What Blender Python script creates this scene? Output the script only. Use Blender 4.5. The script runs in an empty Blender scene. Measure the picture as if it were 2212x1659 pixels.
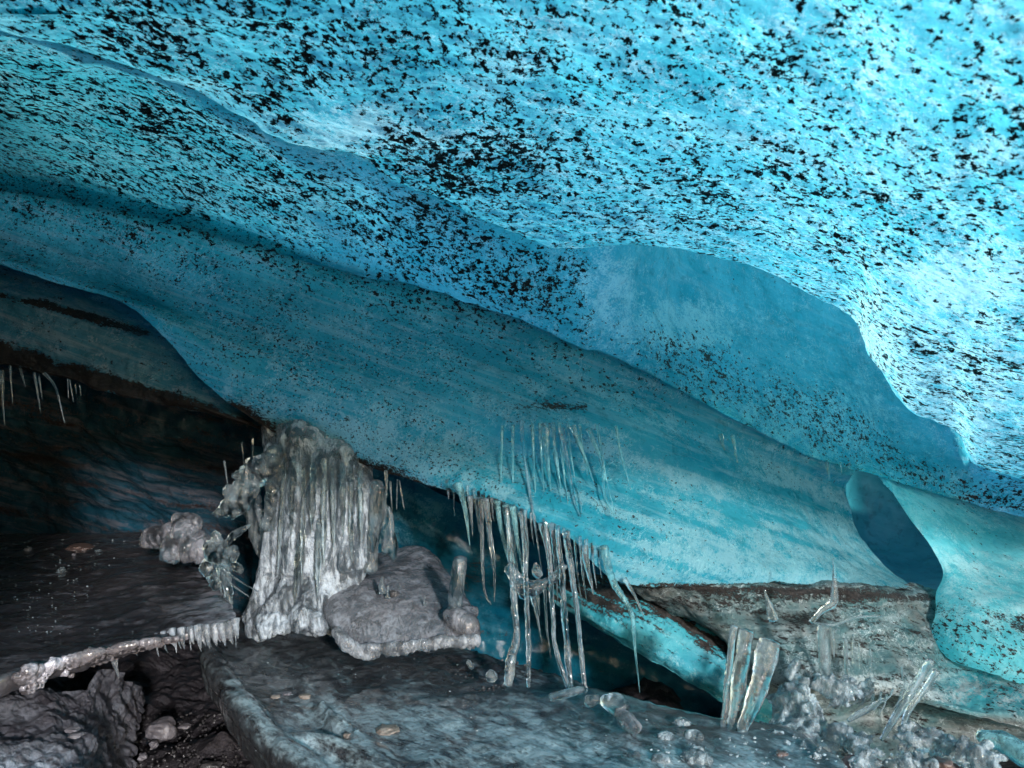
import bpy, bmesh, math, random
import numpy as np
from mathutils import Vector, Matrix

# ------------------------------------------------------------------ camera, sky, sun, exposure
sc = bpy.context.scene
CZ = 1.30                       # eye height above the cave floor datum
TAN = 0.69                      # tan(half horizontal field of view)
cam_d = bpy.data.cameras.new("camera")
cam = bpy.data.objects.new("camera", cam_d); sc.collection.objects.link(cam)
cam.location = (0, 0, CZ); cam.rotation_euler = (math.radians(90), 0, 0)
cam_d.sensor_width = 36; cam_d.lens = 18 / TAN
cam_d.clip_start = 0.02; cam_d.clip_end = 500
cam_d.dof.use_dof = True; cam_d.dof.focus_distance = 2.7; cam_d.dof.aperture_fstop = 5.0
sc.camera = cam

SUN_EL, SUN_AZ = 16.5, 158        # azimuth measured clockwise from +Y (the view direction)
w = bpy.data.worlds.new("World"); sc.world = w; w.use_nodes = True
nt = w.node_tree; bg = nt.nodes["Background"]
sky = nt.nodes.new("ShaderNodeTexSky"); sky.sky_type = 'NISHITA'; sky.sun_disc = False
sky.sun_elevation = math.radians(SUN_EL); sky.sun_rotation = math.radians(SUN_AZ)
sky.dust_density = .4; sky.ozone_density = 1.0
nt.links.new(sky.outputs[0], bg.inputs[0]); bg.inputs[1].default_value = 0.15
sd = bpy.data.lights.new("sun", 'SUN'); sd.energy = 2.0; sd.angle = math.radians(4); sd.color = (1, .96, .97)
sun = bpy.data.objects.new("sun", sd); sc.collection.objects.link(sun)
_d = Vector((math.sin(math.radians(SUN_AZ)) * math.cos(math.radians(SUN_EL)),
             math.cos(math.radians(SUN_AZ)) * math.cos(math.radians(SUN_EL)), math.sin(math.radians(SUN_EL))))
sun.rotation_euler = _d.to_track_quat('Z', 'Y').to_euler()
sun.location = _d * 30
sc.view_settings.view_transform = 'Standard'; sc.view_settings.look = 'None'
sc.view_settings.gamma = 1; sc.view_settings.exposure = 1.6
sc.cycles.max_bounces = 12; sc.cycles.transmission_bounces = 7; sc.cycles.diffuse_bounces = 5
sc.cycles.use_adaptive_sampling = True; sc.cycles.adaptive_threshold = .02
sc.cycles.glossy_bounces = 4; sc.cycles.caustics_refractive = False; sc.cycles.caustics_reflective = False
sc.cycles.sample_clamp_indirect = 4
sc.cycles.use_denoising = True

# ------------------------------------------------------------------ helpers
PX = TAN / 1106.0
def Pw(px, py, d):
    return Vector(((px - 1106) * PX * d, d, CZ - (py - 829.5) * PX * d))
def Pa(px, py, d):              # the same for arrays
    return np.stack([(px - 1106) * PX * d, d, CZ - (py - 829.5) * PX * d], -1)
def floor_d(py, z=-1.05):       # distance at which a picture row meets the floor
    return -z / ((py - 829.5) * PX)

def perlin(p, seed=0):
    pi = np.floor(p).astype(np.int64); f = p - pi
    u = f * f * f * (f * (f * 6 - 15) + 10)
    out = np.zeros(p.shape[:-1])
    for dx in (0, 1):
        for dy in (0, 1):
            for dz in (0, 1):
                h = (pi[..., 0] + dx) * 374761393 + (pi[..., 1] + dy) * 668265263 + (pi[..., 2] + dz) * 2147483647 + seed * 1013904223
                h = (h ^ (h >> 13)) * 1274126177; h = (h ^ (h >> 16)) & 0xffff
                a = h / 65536.0 * 2 * math.pi; h2 = ((h * 7919) & 0xffff) / 65536.0 * 2 - 1
                r = np.sqrt(np.maximum(0, 1 - h2 * h2))
                g = (np.cos(a) * r) * (f[..., 0] - dx) + (np.sin(a) * r) * (f[..., 1] - dy) + h2 * (f[..., 2] - dz)
                wgt = (u[..., 0] if dx else 1 - u[..., 0]) * (u[..., 1] if dy else 1 - u[..., 1]) * (u[..., 2] if dz else 1 - u[..., 2])
                out += wgt * g
    return out
def fbm(p, octv=4, seed=0, rough=.5):
    s = 0; a = 1; q = p.copy()
    for i in range(octv):
        s = s + a * perlin(q, seed + i * 17); q = q * 2.03 + 5.1; a *= rough
    return s
def ridged(p, octv=3, seed=0):
    s = 0; a = 1; q = p.copy()
    for i in range(octv):
        s = s + a * (1 - 2.2 * np.abs(perlin(q, seed + i * 31))); q = q * 2.1 + 3.3; a *= .5
    return s

def tag(o, label=None, cat=None, group=None, kind=None):
    if label: o["label"] = label
    if cat: o["category"] = cat
    if group: o["group"] = group
    if kind: o["kind"] = kind
    return o
def link(name, me, mat, parent=None):
    o = bpy.data.objects.new(name, me); sc.collection.objects.link(o)
    if mat is not None:
        me.materials.clear(); me.materials.append(mat)
    if parent is not None: o.parent = parent
    return o
def empty(name, loc=(0, 0, 0)):
    o = bpy.data.objects.new(name, None); sc.collection.objects.link(o)
    o.location = loc; o.empty_display_size = .1
    return o
def mesh_np(name, V, F):
    me = bpy.data.meshes.new(name)
    me.from_pydata([tuple(v) for v in V], [], F); me.update()
    me.polygons.foreach_set("use_smooth", [True] * len(me.polygons))
    return me
def recenter(o):
    """put the origin of a mesh thing at its base"""
    me = o.data; n = len(me.vertices)
    co = np.empty(n * 3); me.vertices.foreach_get("co", co); co = co.reshape(-1, 3)
    c = np.array([co[:, 0].mean(), co[:, 1].mean(), co[:, 2].min()])
    me.vertices.foreach_set("co", (co - c).ravel()); o.location = Vector(o.location) + Vector(c); me.update()
    return o

def cr(P, t):
    """Catmull-Rom through rows of P (n, k) at parameters t in [0, n-1]"""
    n = len(P); P = np.asarray(P, float)
    E = np.concatenate([[2 * P[0] - P[1]], P, [2 * P[-1] - P[-2]]])
    i = np.clip(np.floor(t).astype(int), 0, n - 2); f = t - i
    sh = (-1,) + (1,) * (P.ndim - 1)
    f = f.reshape(sh)
    a, b, c, d = E[i], E[i + 1], E[i + 2], E[i + 3]
    return .5 * (2 * b + (c - a) * f + (2 * a - 5 * b + 4 * c - d) * f * f + (3 * b - 3 * c + d - a) * f ** 3)
def pwl(P, t):
    n = len(P); P = np.asarray(P, float)
    i = np.clip(np.floor(t).astype(int), 0, n - 2); f = (t - i).reshape((-1,) + (1,) * (P.ndim - 1))
    return P[i] * (1 - f) + P[i + 1] * f

def normals(G):
    du = np.gradient(G, axis=1); dv = np.gradient(G, axis=0)
    n = np.cross(du, dv); n /= np.linalg.norm(n, axis=-1, keepdims=True) + 1e-9
    return n
def faces_grid(nv, nu, off=0, flip=False):
    F = []
    for j in range(nv - 1):
        for i in range(nu - 1):
            a = off + j * nu + i
            q = (a, a + 1, a + nu + 1, a + nu)
            F.append(q[::-1] if flip else q)
    return F
def faces_grid_np(nv, nu):
    j, i = np.meshgrid(np.arange(nv - 1), np.arange(nu - 1), indexing='ij')
    a = (j * nu + i).ravel()
    return np.stack([a, a + 1, a + nu + 1, a + nu], -1)
def big_mesh(name, V, F):
    me = bpy.data.meshes.new(name)
    nV, nF = len(V), len(F)
    me.vertices.add(nV); me.vertices.foreach_set("co", np.asarray(V, np.float32).ravel())
    me.loops.add(nF * 4); me.loops.foreach_set("vertex_index", np.asarray(F, np.int32).ravel())
    me.polygons.add(nF); me.polygons.foreach_set("loop_start", np.arange(nF, dtype=np.int32) * 4)
    me.polygons.foreach_set("use_smooth", np.ones(nF, bool))
    me.update(calc_edges=True); me.validate()
    return me
def set_attrs(me, at):
    for k, v in at.items():
        a = me.attributes.new(k, 'FLOAT', 'POINT'); a.data.foreach_set("value", np.clip(v, 0, 1).astype(np.float32).ravel())

def patch(name, segs, nu, mat, amp=.03, scale=2.0, seed=1, attr=None, kind='structure', label=None, cat=None, fine=.006,
          parent=None, rid=0.0, dens=None, octv=4, weight=None):
    """A surface through picture-space control rows. segs: list of row groups; within a group the surface is smooth,
    between groups it creases. Every row holds the same number of (px, py, depth) points."""
    nc = len(segs[0][0]); rows_all = []
    tu = np.linspace(0, nc - 1, nu)
    for si, seg in enumerate(segs):
        R = np.array([cr(np.array(r, float), tu) for r in seg])      # (rows, nu, 3)
        # rows count by screen distance
        L = np.linalg.norm(np.diff(R[:, :, :2], axis=0), axis=-1).mean(axis=1).sum()
        n = max(len(seg) * 3, int(L / (dens or 4.5)))
        t = np.linspace(0, len(seg) - 1, n)
        S = cr(R, t) if len(seg) > 2 else pwl(R, t)
        if si > 0: S = S[1:]
        rows_all.append(S)
    S = np.concatenate(rows_all); nv = S.shape[0]
    S[..., 2] = np.maximum(S[..., 2], .12)
    G = Pa(S[..., 0], S[..., 1], S[..., 2])
    N = normals(G)
    wt = 1 if weight is None else weight(S[..., 0], S[..., 1])[..., None]
    D = fbm(G * scale, octv, seed)[..., None] * amp * wt
    if rid: D = D + ridged(G * scale * 2.2, 3, seed + 50)[..., None] * rid * wt
    if fine: D = D + fbm(G * 16, 3, seed + 9)[..., None] * fine
    G2 = G + N * D
    me = big_mesh(name, G2.reshape(-1, 3), faces_grid_np(nv, nu))
    at = {'spf': np.zeros((nv, nu)), 'spk': np.zeros((nv, nu)), 'dirt': np.zeros((nv, nu)), 'frost': np.zeros((nv, nu))}
    if attr:
        at.update(attr(S[..., 0], S[..., 1], S[..., 2]))
        if not np.any(at['spf']): at['spf'] = at['spk']
    set_attrs(me, at)
    o = link(name, me, mat, parent)
    tag(o, label, cat, None, kind)
    return o

def remeshed(name, me, vox, smooth=2, amp=0.0, scale=8, seed=3, fine=0.0, fscale=30, stretch=(1, 1, 1), rid=0, mat=None, parent=None, attr=None):
    """voxel-remesh a rough union of solids into one continuous skin, then roughen it"""
    tmp = bpy.data.objects.new("tmp", me); sc.collection.objects.link(tmp)
    m = tmp.modifiers.new("r", 'REMESH'); m.mode = 'VOXEL'; m.voxel_size = vox; m.use_smooth_shade = True
    if smooth:
        s = tmp.modifiers.new("s", 'SMOOTH'); s.iterations = smooth; s.factor = .5
    dg = bpy.context.evaluated_depsgraph_get(); dg.update()
    me2 = bpy.data.meshes.new_from_object(tmp.evaluated_get(dg))
    bpy.data.objects.remove(tmp)
    me2.name = name
    n = len(me2.vertices); co = np.empty(n * 3); me2.vertices.foreach_get("co", co); co = co.reshape(-1, 3)
    no = np.empty(n * 3); me2.vertices.foreach_get("normal", no); no = no.reshape(-1, 3)
    q = co * np.array(stretch)
    D = fbm(q * scale, 3, seed)[:, None] * amp
    if rid: D = D + ridged(q * scale * 1.7, 3, seed + 5)[:, None] * rid
    if fine: D = D + fbm(q * fscale, 2, seed + 2)[:, None] * fine
    me2.vertices.foreach_set("co", (co + no * D).ravel()); me2.update()
    me2.polygons.foreach_set("use_smooth", [True] * len(me2.polygons))
    if attr: set_attrs(me2, attr(co))
    return link(name, me2, mat, parent)

def balls_mesh(name, chains, sub=2, step=.55, dscale=1.0):
    """chains: lists of (px, py, d, r_px[, depth_ratio]); spheres strung along each"""
    bm = bmesh.new()
    for ch in chains:
        A = np.array([c[:4] for c in ch], float)
        pts = [(Pw(*a[:3]), a[3] * PX * a[2]) for a in A]
        if len(pts) == 1: seq = [pts[0]]
        else:
            seq = []
            for (p, r), (q, s) in zip(pts[:-1], pts[1:]):
                L = (q - p).length; n = max(1, int(L / (max(.003, (r + s) / 2) * step)))
                for k in range(n): seq.append((p.lerp(q, k / n), r + (s - r) * k / n))
            seq.append(pts[-1])
        for p, r in seq:
            bmesh.ops.create_icosphere(bm, subdivisions=sub, radius=r, matrix=Matrix.Translation(p) @ Matrix.Diagonal((1, dscale, 1, 1)))
    me = bpy.data.meshes.new(name); bm.to_mesh(me); bm.free()
    return me

def tube(name, pts, mat, seed=0, seg=14, rings=None, wob=.08, ripple=.085, parent=None, flat=1.0, capr=.02, rough_r=.10):
    """an icicle: pts = (px, py, d, r_px) from root to tip; rippled and slightly lobed, tapering to a drop"""
    A = np.array(pts, float); k = len(A)
    L = sum((Pw(*a[:3]) - Pw(*b[:3])).length for a, b in zip(A[:-1], A[1:]))
    n = rings or max(14, min(90, int(L / .006)))
    t = np.linspace(0, k - 1, n); S = cr(A, t)
    C = Pa(S[:, 0], S[:, 1], S[:, 2]); R = np.maximum(S[:, 3], .25) * PX * S[:, 2]
    rs = np.random.RandomState(seed)
    arc = np.linspace(0, L, n)
    C[:, 0] += perlin(np.stack([arc * 12, arc * 0 + seed, arc * 0], -1)) * R * wob * 3
    C[:, 1] += perlin(np.stack([arc * 12, arc * 0, arc * 0 + seed + .5], -1)) * R * wob * 3
    th = np.linspace(0, 2 * math.pi, seg, endpoint=False)
    V = []
    T = np.gradient(C, axis=0); T /= np.linalg.norm(T, axis=1, keepdims=True) + 1e-9
    up = np.array([0., 1., 0.])
    for i in range(n):
        X = np.cross(up, T[i]); X /= np.linalg.norm(X) + 1e-9; Y = np.cross(T[i], X)
        nz = perlin(np.stack([np.cos(th) * 1.3 + seed, np.sin(th) * 1.3, th * 0 + arc[i] * 9], -1))
        rip = perlin(np.stack([th * 0 + arc[i] * 90, np.cos(th) * .5, th * 0 + seed], -1))
        r = R[i] * (1 + nz * rough_r * 4 + rip * ripple * 4)
        V.append(C[i] + np.outer(np.cos(th) * r, X) + np.outer(np.sin(th) * r * flat, Y))
    V = np.concatenate(V)
    F = []
    for i in range(n - 1):
        for j in range(seg):
            a = i * seg + j; b = i * seg + (j + 1) % seg
            F.append((a, b, b + seg, a + seg))
    V = np.concatenate([V, [C[0] - T[0] * R[0] * .3], [C[-1] + T[-1] * R[-1] * .6]])
    for j in range(seg):
        F.append((n * seg, (j + 1) % seg, j)); F.append((n * seg + 1, (n - 1) * seg + j, (n - 1) * seg + (j + 1) % seg))
    me = mesh_np(name, V, F)
    return link(name, me, mat, parent)

# ------------------------------------------------------------------ materials
def nodes(name):
    m = bpy.data.materials.new(name); m.use_nodes = True
    t = m.node_tree; t.nodes.clear()
    return m, t, t.nodes, t.links
class NB:
    def __init__(s, name):
        s.m, s.t, s.n, s.l = nodes(name)
        s.tc = s.n.new("ShaderNodeNewGeometry").outputs["Position"]
    def node(s, ty, **kw):
        x = s.n.new(ty)
        for k, v in kw.items(): setattr(x, k, v)
        return x
    def put(s, sock, v):
        if hasattr(v, "links"): s.l.new(v, sock)
        else: sock.default_value = v
    def mapping(s, scale=(1, 1, 1), rot=(0, 0, 0), loc=(0, 0, 0)):
        x = s.node("ShaderNodeMapping"); s.l.new(s.tc, x.inputs[0])
        x.vector_type = 'TEXTURE'      # rotate first, then stretch
        x.inputs["Scale"].default_value = [1 / q for q in scale]; x.inputs["Rotation"].default_value = [math.radians(r) for r in rot]
        x.inputs["Location"].default_value = loc
        return x.outputs[0]
    def noise(s, vec, scale, detail=3, rough=.5, dist=0, lac=2.0):
        x = s.node("ShaderNodeTexNoise"); s.put(x.inputs["Vector"], vec)
        x.inputs["Scale"].default_value = scale; x.inputs["Detail"].default_value = detail
        x.inputs["Roughness"].default_value = rough; x.inputs["Distortion"].default_value = dist
        x.inputs["Lacunarity"].default_value = lac
        return x.outputs["Fac"]
    def voro(s, vec, scale, feature='F1', out="Distance", rand=1):
        x = s.node("ShaderNodeTexVoronoi", feature=feature); s.put(x.inputs["Vector"], vec)
        x.inputs["Scale"].default_value = scale; x.inputs["Randomness"].default_value = rand
        return x.outputs[out]
    def math(s, op, a, b=0.0, c=0.0, clamp=False):
        x = s.node("ShaderNodeMath", operation=op); x.use_clamp = clamp
        s.put(x.inputs[0], a); s.put(x.inputs[1], b); s.put(x.inputs[2], c)
        return x.outputs[0]
    def rng(s, v, a, b, c=0.0, d=1.0, smooth=False):
        x = s.node("ShaderNodeMapRange"); x.interpolation_type = 'SMOOTHSTEP' if smooth else 'LINEAR'
        s.put(x.inputs[0], v); s.put(x.inputs[1], a); s.put(x.inputs[2], b); s.put(x.inputs[3], c); s.put(x.inputs[4], d)
        return x.outputs[0]
    def mix(s, f, a, b):
        x = s.node("ShaderNodeMix", data_type='RGBA'); s.put(x.inputs[0], f)
        s.put(x.inputs[6], a if hasattr(a, "links") else (*a, 1)); s.put(x.inputs[7], b if hasattr(b, "links") else (*b, 1))
        return x.outputs[2]
    def attr(s, name):
        x = s.node("ShaderNodeAttribute"); x.attribute_name = name
        return x.outputs["Fac"]
    def bump(s, h, strength=.3, dist=.01, prev=None):
        x = s.node("ShaderNodeBump"); s.put(x.inputs["Height"], h)
        x.inputs["Strength"].default_value = strength; x.inputs["Distance"].default_value = dist
        if prev: s.l.new(prev, x.inputs["Normal"])
        return x.outputs[0]
    def princ(s, **kw):
        x = s.node("ShaderNodeBsdfPrincipled")
        for k, v in kw.items():
            sk = x.inputs[k.replace("_", " ")]
            if isinstance(v, tuple) and len(v) == 3 and sk.type == 'RGBA': v = (*v, 1)
            s.put(sk, v)
        return x.outputs[0]
    def transl(s, col, nrm=None):
        x = s.node("ShaderNodeBsdfTranslucent"); s.put(x.inputs[0], col if hasattr(col, "links") else (*col, 1))
        if nrm: s.l.new(nrm, x.inputs["Normal"])
        return x.outputs[0]
    def mixs(s, f, a, b):
        x = s.node("ShaderNodeMixShader"); s.put(x.inputs[0], f); s.l.new(a, x.inputs[1]); s.l.new(b, x.inputs[2])
        return x.outputs[0]
    def out(s, sh):
        o = s.node("ShaderNodeOutputMaterial"); s.l.new(sh, o.inputs[0]); return s.m

def ice_wall(name, c1, c2, cw, tr=.6, rough=.14, s_big=50, s_small=96, rot=(0, 16, 0), stretch=(.72, .5, 1.0), frac=.75, cdirt=(.010, .008, .007),
             bump_s=.7, fine_mask=1.0, streak=.3, fscale=1.0, srot=None, sz=5.0):
    """glacier ice: clear blue and white bubbly ice, fracture lines, flakes of black silt frozen in"""
    b = NB(name)
    v = b.mapping(stretch, rot)
    vi = b.mapping((1, 1, 1), (20, 10, 30))
    tone = b.attr('tone')
    spk, spf, dirt, frost = b.attr("spk"), b.attr("spf"), b.attr("dirt"), b.attr("frost")
    low = b.noise(vi, 4.1, 5, .62)
    col = b.mix(b.rng(low, .36, .62), b.mix(tone, c1, (.018, .47, .56)), b.mix(tone, c2, (.060, .64, .72)))
    st = b.noise(b.mapping((.5, 1.2, sz), srot or rot), 4.0, 7, .68, .25)
    col = b.mix(b.rng(st, .50, .70, 0, streak), col, cw)
    # white bubble frost, fine grained, in patches; at right also paints light coming through
    fn = b.noise(vi, 120 * fscale, 4, .8)
    fn2 = b.noise(vi, 14 * fscale, 6, .72, .3)
    f = b.math('ADD', b.math('MULTIPLY', fn, .9), b.math('MULTIPLY', fn2, 1.0))
    fm = b.rng(b.math('SUBTRACT', f, b.rng(frost, 0, 1, 1.16, .80)), 0, .16, 0, .85)
    col = b.mix(fm, col, cw)
    # darker clear windows
    dk = b.rng(b.noise(b.mapping((1, 1, 1), (60, 0, 10), (3, 1, 7)), 17, 5, .65, .6), .54, .66, 0, .55)
    dk = b.math('MULTIPLY', dk, b.rng(frost, 0, 1, 1, .3))
    col = b.mix(dk, col, tuple(x * .45 for x in c1))
    # thin wriggling fracture lines, in patches
    r1 = b.math('ABSOLUTE', b.math('SUBTRACT', b.noise(b.mapping((1, 1, .6), (5, 40, 10)), 30 * fscale, 5, .6, 1.2), .5))
    r1 = b.rng(r1, 0, .016, 1, 0)
    pm = b.rng(b.math('ADD', b.noise(vi, 6.3, 4, .65), b.math('MULTIPLY', frost, .10)), .50, .62)
    col = b.mix(b.math('MULTIPLY', b.math('MULTIPLY', r1, pm), frac), col, tuple(min(1, x * 1.3 + .1) for x in cw))
    # silt flakes: coarse and fine
    pat = b.noise(v, s_big * .13, 3, .6)
    n1 = b.noise(v, s_big, 7, .70, .08)
    n2 = b.noise(b.mapping(stretch, rot, (7, 3, 1)), s_small, 5, .68, .08)
    thr = b.math('SUBTRACT', b.rng(spk, 0, 1, .70, .50), b.rng(pat, .35, .65, -.030, .030))
    m1 = b.rng(b.math('SUBTRACT', n1, thr), 0, .010)
    thr2 = b.math('SUBTRACT', b.rng(spf, 0, 1, .72, .52), b.rng(pat, .3, .7, -.022, .022))
    m2 = b.math('MULTIPLY', b.rng(b.math('SUBTRACT', n2, thr2), 0, .014), fine_mask)
    dn = b.noise(b.mapping((.5, 1, 1), rot), 120, 5, .8)
    m3 = b.rng(b.math('SUBTRACT', b.math('ADD', b.math('MULTIPLY', dn, .7), b.math('MULTIPLY', n1, .3)), b.rng(dirt, 0, 1, .70, .30)), 0, .04)
    mask = b.math('MAXIMUM', m1, m2, clamp=True); mask = b.math('MAXIMUM', mask, m3)
    dcol = b.mix(b.rng(dn, .48, .62), tuple(x * .6 for x in cdirt), tuple(x * 3.4 for x in cdirt))
    basec = b.mix(mask, col, dcol)
    bh = b.math('ADD', b.noise(vi, 46, 7, .7, .5), b.math('MULTIPLY', b.voro(b.mapping((1, 1, .8), (15, 25, 0)), 26, 'SMOOTH_F1'), .3))
    bh2 = b.math('ADD', bh, b.math('MULTIPLY', mask, .5))
    nb = b.bump(bh2, bump_s, .012)
    p = b.princ(Base_Color=basec, Roughness=b.rng(mask, 0, 1, rough, .6), Normal=nb, IOR=1.33)
    gm = b.node('ShaderNodeGamma'); b.put(gm.inputs[0], basec); gm.inputs[1].default_value = .72
    t = b.transl(gm.outputs[0], nb)
    return b.out(b.mixs(b.math('MULTIPLY', b.math('SUBTRACT', 1, mask), b.rng(tone, 0, 1, tr, .74)), p, t))

M = {}
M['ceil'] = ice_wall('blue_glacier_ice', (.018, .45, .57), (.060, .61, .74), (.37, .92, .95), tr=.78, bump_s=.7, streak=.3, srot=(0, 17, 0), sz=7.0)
M['belly'] = ice_wall('mid_glacier_ice', (.014, .34, .46), (.05, .47, .58), (.34, .68, .74), tr=.74, streak=.7, srot=(0, 20, 0), sz=9.0, s_big=60, s_small=120, rough=.12, frac=.8)
M['right'] = ice_wall('pale_glacier_ice', (.08, .60, .68), (.24, .80, .84), (.62, .96, .97), tr=.72, s_big=50, s_small=100, frac=.3)
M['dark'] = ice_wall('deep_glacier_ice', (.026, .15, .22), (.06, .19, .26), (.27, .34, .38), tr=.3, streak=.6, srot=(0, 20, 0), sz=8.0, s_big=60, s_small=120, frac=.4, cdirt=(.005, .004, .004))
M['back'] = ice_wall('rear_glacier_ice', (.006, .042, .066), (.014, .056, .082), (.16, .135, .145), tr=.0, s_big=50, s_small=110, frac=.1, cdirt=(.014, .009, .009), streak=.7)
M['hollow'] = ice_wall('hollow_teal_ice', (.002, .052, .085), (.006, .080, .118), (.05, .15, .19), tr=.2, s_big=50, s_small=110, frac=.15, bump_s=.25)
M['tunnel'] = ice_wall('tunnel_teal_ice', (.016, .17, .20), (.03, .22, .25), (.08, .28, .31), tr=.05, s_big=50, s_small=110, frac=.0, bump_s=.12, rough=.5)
M['grey'] = ice_wall('silty_grey_ice', (.06, .16, .17), (.15, .165, .155), (.44, .52, .52), tr=.4, streak=.5, srot=(0, 0, 0), sz=8.0, s_big=44, s_small=95, rough=.15, frac=.9,
                     stretch=(.3, .8, 1.3), cdirt=(.007, .006, .0055), bump_s=.9)

def dirty_floor(name, a, c, e, rough=.3, stretch=(1, 1, 1), rot=(0, 0, -35), coat=.6, bump_s=.6, grit=.5):
    b = NB(name)
    v = b.mapping(stretch, rot)
    vi = b.mapping()
    n = b.noise(v, 4.5, 8, .68, .4); n2 = b.noise(v, 22, 7, .72, .4)
    col = b.mix(b.rng(n, .38, .62), a, c)
    col = b.mix(b.math('MULTIPLY', b.rng(b.math('ADD', n2, b.rng(b.attr("frost"), 0, 1, -.06, .12)), .50, .66), b.rng(b.attr("frost"), 0, 1, .25, 1.0)), col, e)
    gr = b.noise(b.mapping((.5, 1, 1), rot), 75, 5, .75)
    gm = b.rng(gr, .53, .60, 0, grit)
    col = b.mix(gm, col, tuple(x * .22 for x in a))
    dm = b.rng(b.math('SUBTRACT', gr, b.rng(b.attr("dirt"), 0, 1, .75, .36)), 0, .06)
    col = b.mix(dm, col, (.022, .017, .016))
    h = b.math('ADD', b.noise(vi, 26, 7, .65), b.math('MULTIPLY', b.noise(v, 6, 4, .6), .5))
    nb = b.bump(h, bump_s, .03)
    return b.out(b.princ(Base_Color=col, Roughness=b.rng(n2, .3, .7, rough, rough + .25), Coat_Weight=coat, Coat_Roughness=.12, Normal=nb, IOR=1.33))
M['slab'] = dirty_floor('silty_slab_ice', (.016, .015, .017), (.036, .033, .036), (.20, .195, .215), .3, (.6, 1, 1), (0, 0, 5), 1.0, .45)
M['sheet'] = dirty_floor('teal_grey_sheet_ice', (.020, .020, .022), (.055, .064, .070), (.22, .29, .31), .22, (.5, 1.2, 1), (0, 0, -38), 1.0, .5)
M['gravel'] = dirty_floor('wet_black_gravel', (.012, .010, .012), (.026, .023, .026), (.08, .075, .085), .35, (1, 1, 1), (0, 0, 0), .5, 1.0, .7)

def clear_ice(name, tint=(.86, .95, .97), white=.12, rough=.04, bump_s=.25, wcol=(.72, .80, .84), bscale=60, base=0.0, freck=0.0, spark=.15):
    b = NB(name)
    vi = b.mapping()
    n = b.noise(b.mapping((1, 1, .4)), 20, 6, .7, .6)
    n3 = b.noise(vi, 90, 4, .7)
    nb = b.bump(b.math('ADD', b.noise(b.mapping((1, 1, .45)), bscale, 4, .6), b.math('ADD', b.math('MULTIPLY', b.noise(vi, 18, 3, .5), 1.4), b.math('MULTIPLY', b.noise(vi, 150, 2, .6), spark))), bump_s, .012)
    g = b.princ(Base_Color=tint, Roughness=rough, IOR=1.31, Transmission_Weight=1.0, Normal=nb)
    wc = b.mix(b.rng(n3, .4, .62), wcol, tuple(x * .72 for x in wcol))
    if freck:
        fk = b.math('ADD', b.math('MULTIPLY', b.noise(vi, 95, 5, .75), .6), b.math('MULTIPLY', b.noise(vi, 12, 3, .6), .4))
        wc = b.mix(b.math('MULTIPLY', b.rng(fk, .53, .58), freck), wc, (.03, .027, .027))
        wc = b.mix(b.rng(b.noise(vi, 9, 4, .6), .42, .62, 0, .5), wc, (.16, .15, .155))
    d = b.princ(Base_Color=wc, Roughness=.08, IOR=1.5, Normal=nb)
    t = b.transl(wc, nb)
    wm = b.math('ADD', base, b.math('MULTIPLY', b.rng(n, .43, .60), white * (1 - base)), clamp=True)
    return b.out(b.mixs(wm, g, b.mixs(.35, d, t)))
M['clear'] = clear_ice('clear_icicle_ice', (.84, .96, .985), white=.18, base=.0, bump_s=.32, wcol=(.76, .90, .95))
M['clearblue'] = clear_ice('clear_blue_ice', (.62, .94, .97), .4, wcol=(.35, .80, .86), base=.1)
M['milky'] = clear_ice('milky_flow_ice', (.88, .95, .98), .75, .04, .9, (.68, .78, .86), 55, .08, spark=.4)
M['drip'] = clear_ice('frosted_drip_ice', (.88, .94, .97), .5, .04, .6, (.60, .66, .72), 60, .12)
M['knob'] = clear_ice('knobbly_clear_ice', (.86, .90, .92), .5, .05, .7, (.50, .50, .54), 45, .06)
M['shelf'] = clear_ice('silty_shelf_ice', (.80, .86, .90), 1.0, .05, .45, (.29, .315, .35), 40, .42, freck=.55, spark=.10)
M['crystal'] = clear_ice('broken_crystal_ice', (.88, .96, .98), .6, .03, 1.0, (.66, .78, .82), 44, .08, spark=.4)

def rock(name, a, c, rough=.45):
    b = NB(name); vi = b.mapping()
    n = b.noise(vi, 30, 6, .7)
    col = b.mix(b.rng(n, .35, .65), a, c)
    return b.out(b.princ(Base_Color=col, Roughness=rough, Normal=b.bump(b.noise(vi, 70, 6, .7), .6, .006)))
M['rock_grey'] = rock('grey_stone', (.055, .05, .055), (.12, .115, .125))
M['rock_tan'] = rock('tan_stone', (.11, .088, .07), (.22, .185, .155))
M['rock_dark'] = rock('dark_stone', (.022, .021, .022), (.055, .052, .052), .3)
M['rock_rust'] = rock('rusty_stone', (.045, .028, .024), (.09, .06, .05), .35)

# ------------------------------------------------------------------ the ceiling: near roof, lip, second roof
X = [-900, -300, 0, 170, 330, 480, 640, 760, 860, 960, 1100, 1210, 1350, 1480, 1640, 1750, 1845, 1880, 1960, 2060, 2110, 2212, 2500, 3100]
def row(ys, ds, xs=X):
    return [(x, y, d) for x, y, d in zip(xs, ys, ds)]
def interp(px, xs, ys): return np.interp(px, xs, ys)
lip_y = [-60, 20, 70, 113, 168, 232, 318, 338, 397, 440, 502, 540, 531, 545, 583, 640, 687, 775, 882, 935, 1003, 1040, 1120, 1260]
lip_d = [1.5, 1.5, 1.5, 1.6, 1.72, 1.85, 2.0, 2.05, 2.2, 2.35, 2.6, 2.75, 2.7, 2.7, 2.75, 2.85, 2.95, 3.0, 3.1, 3.2, 3.35, 3.4, 3.3, 3.2]
top_d = [1.35, 1.35, 1.34, 1.34, 1.34, 1.33, 1.33, 1.32, 1.32, 1.31, 1.28, 1.26, 1.22, 1.18, 1.12, 1.08, 1.04, 1.02, .98, .94, .92, .88, .80, .75]
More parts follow.
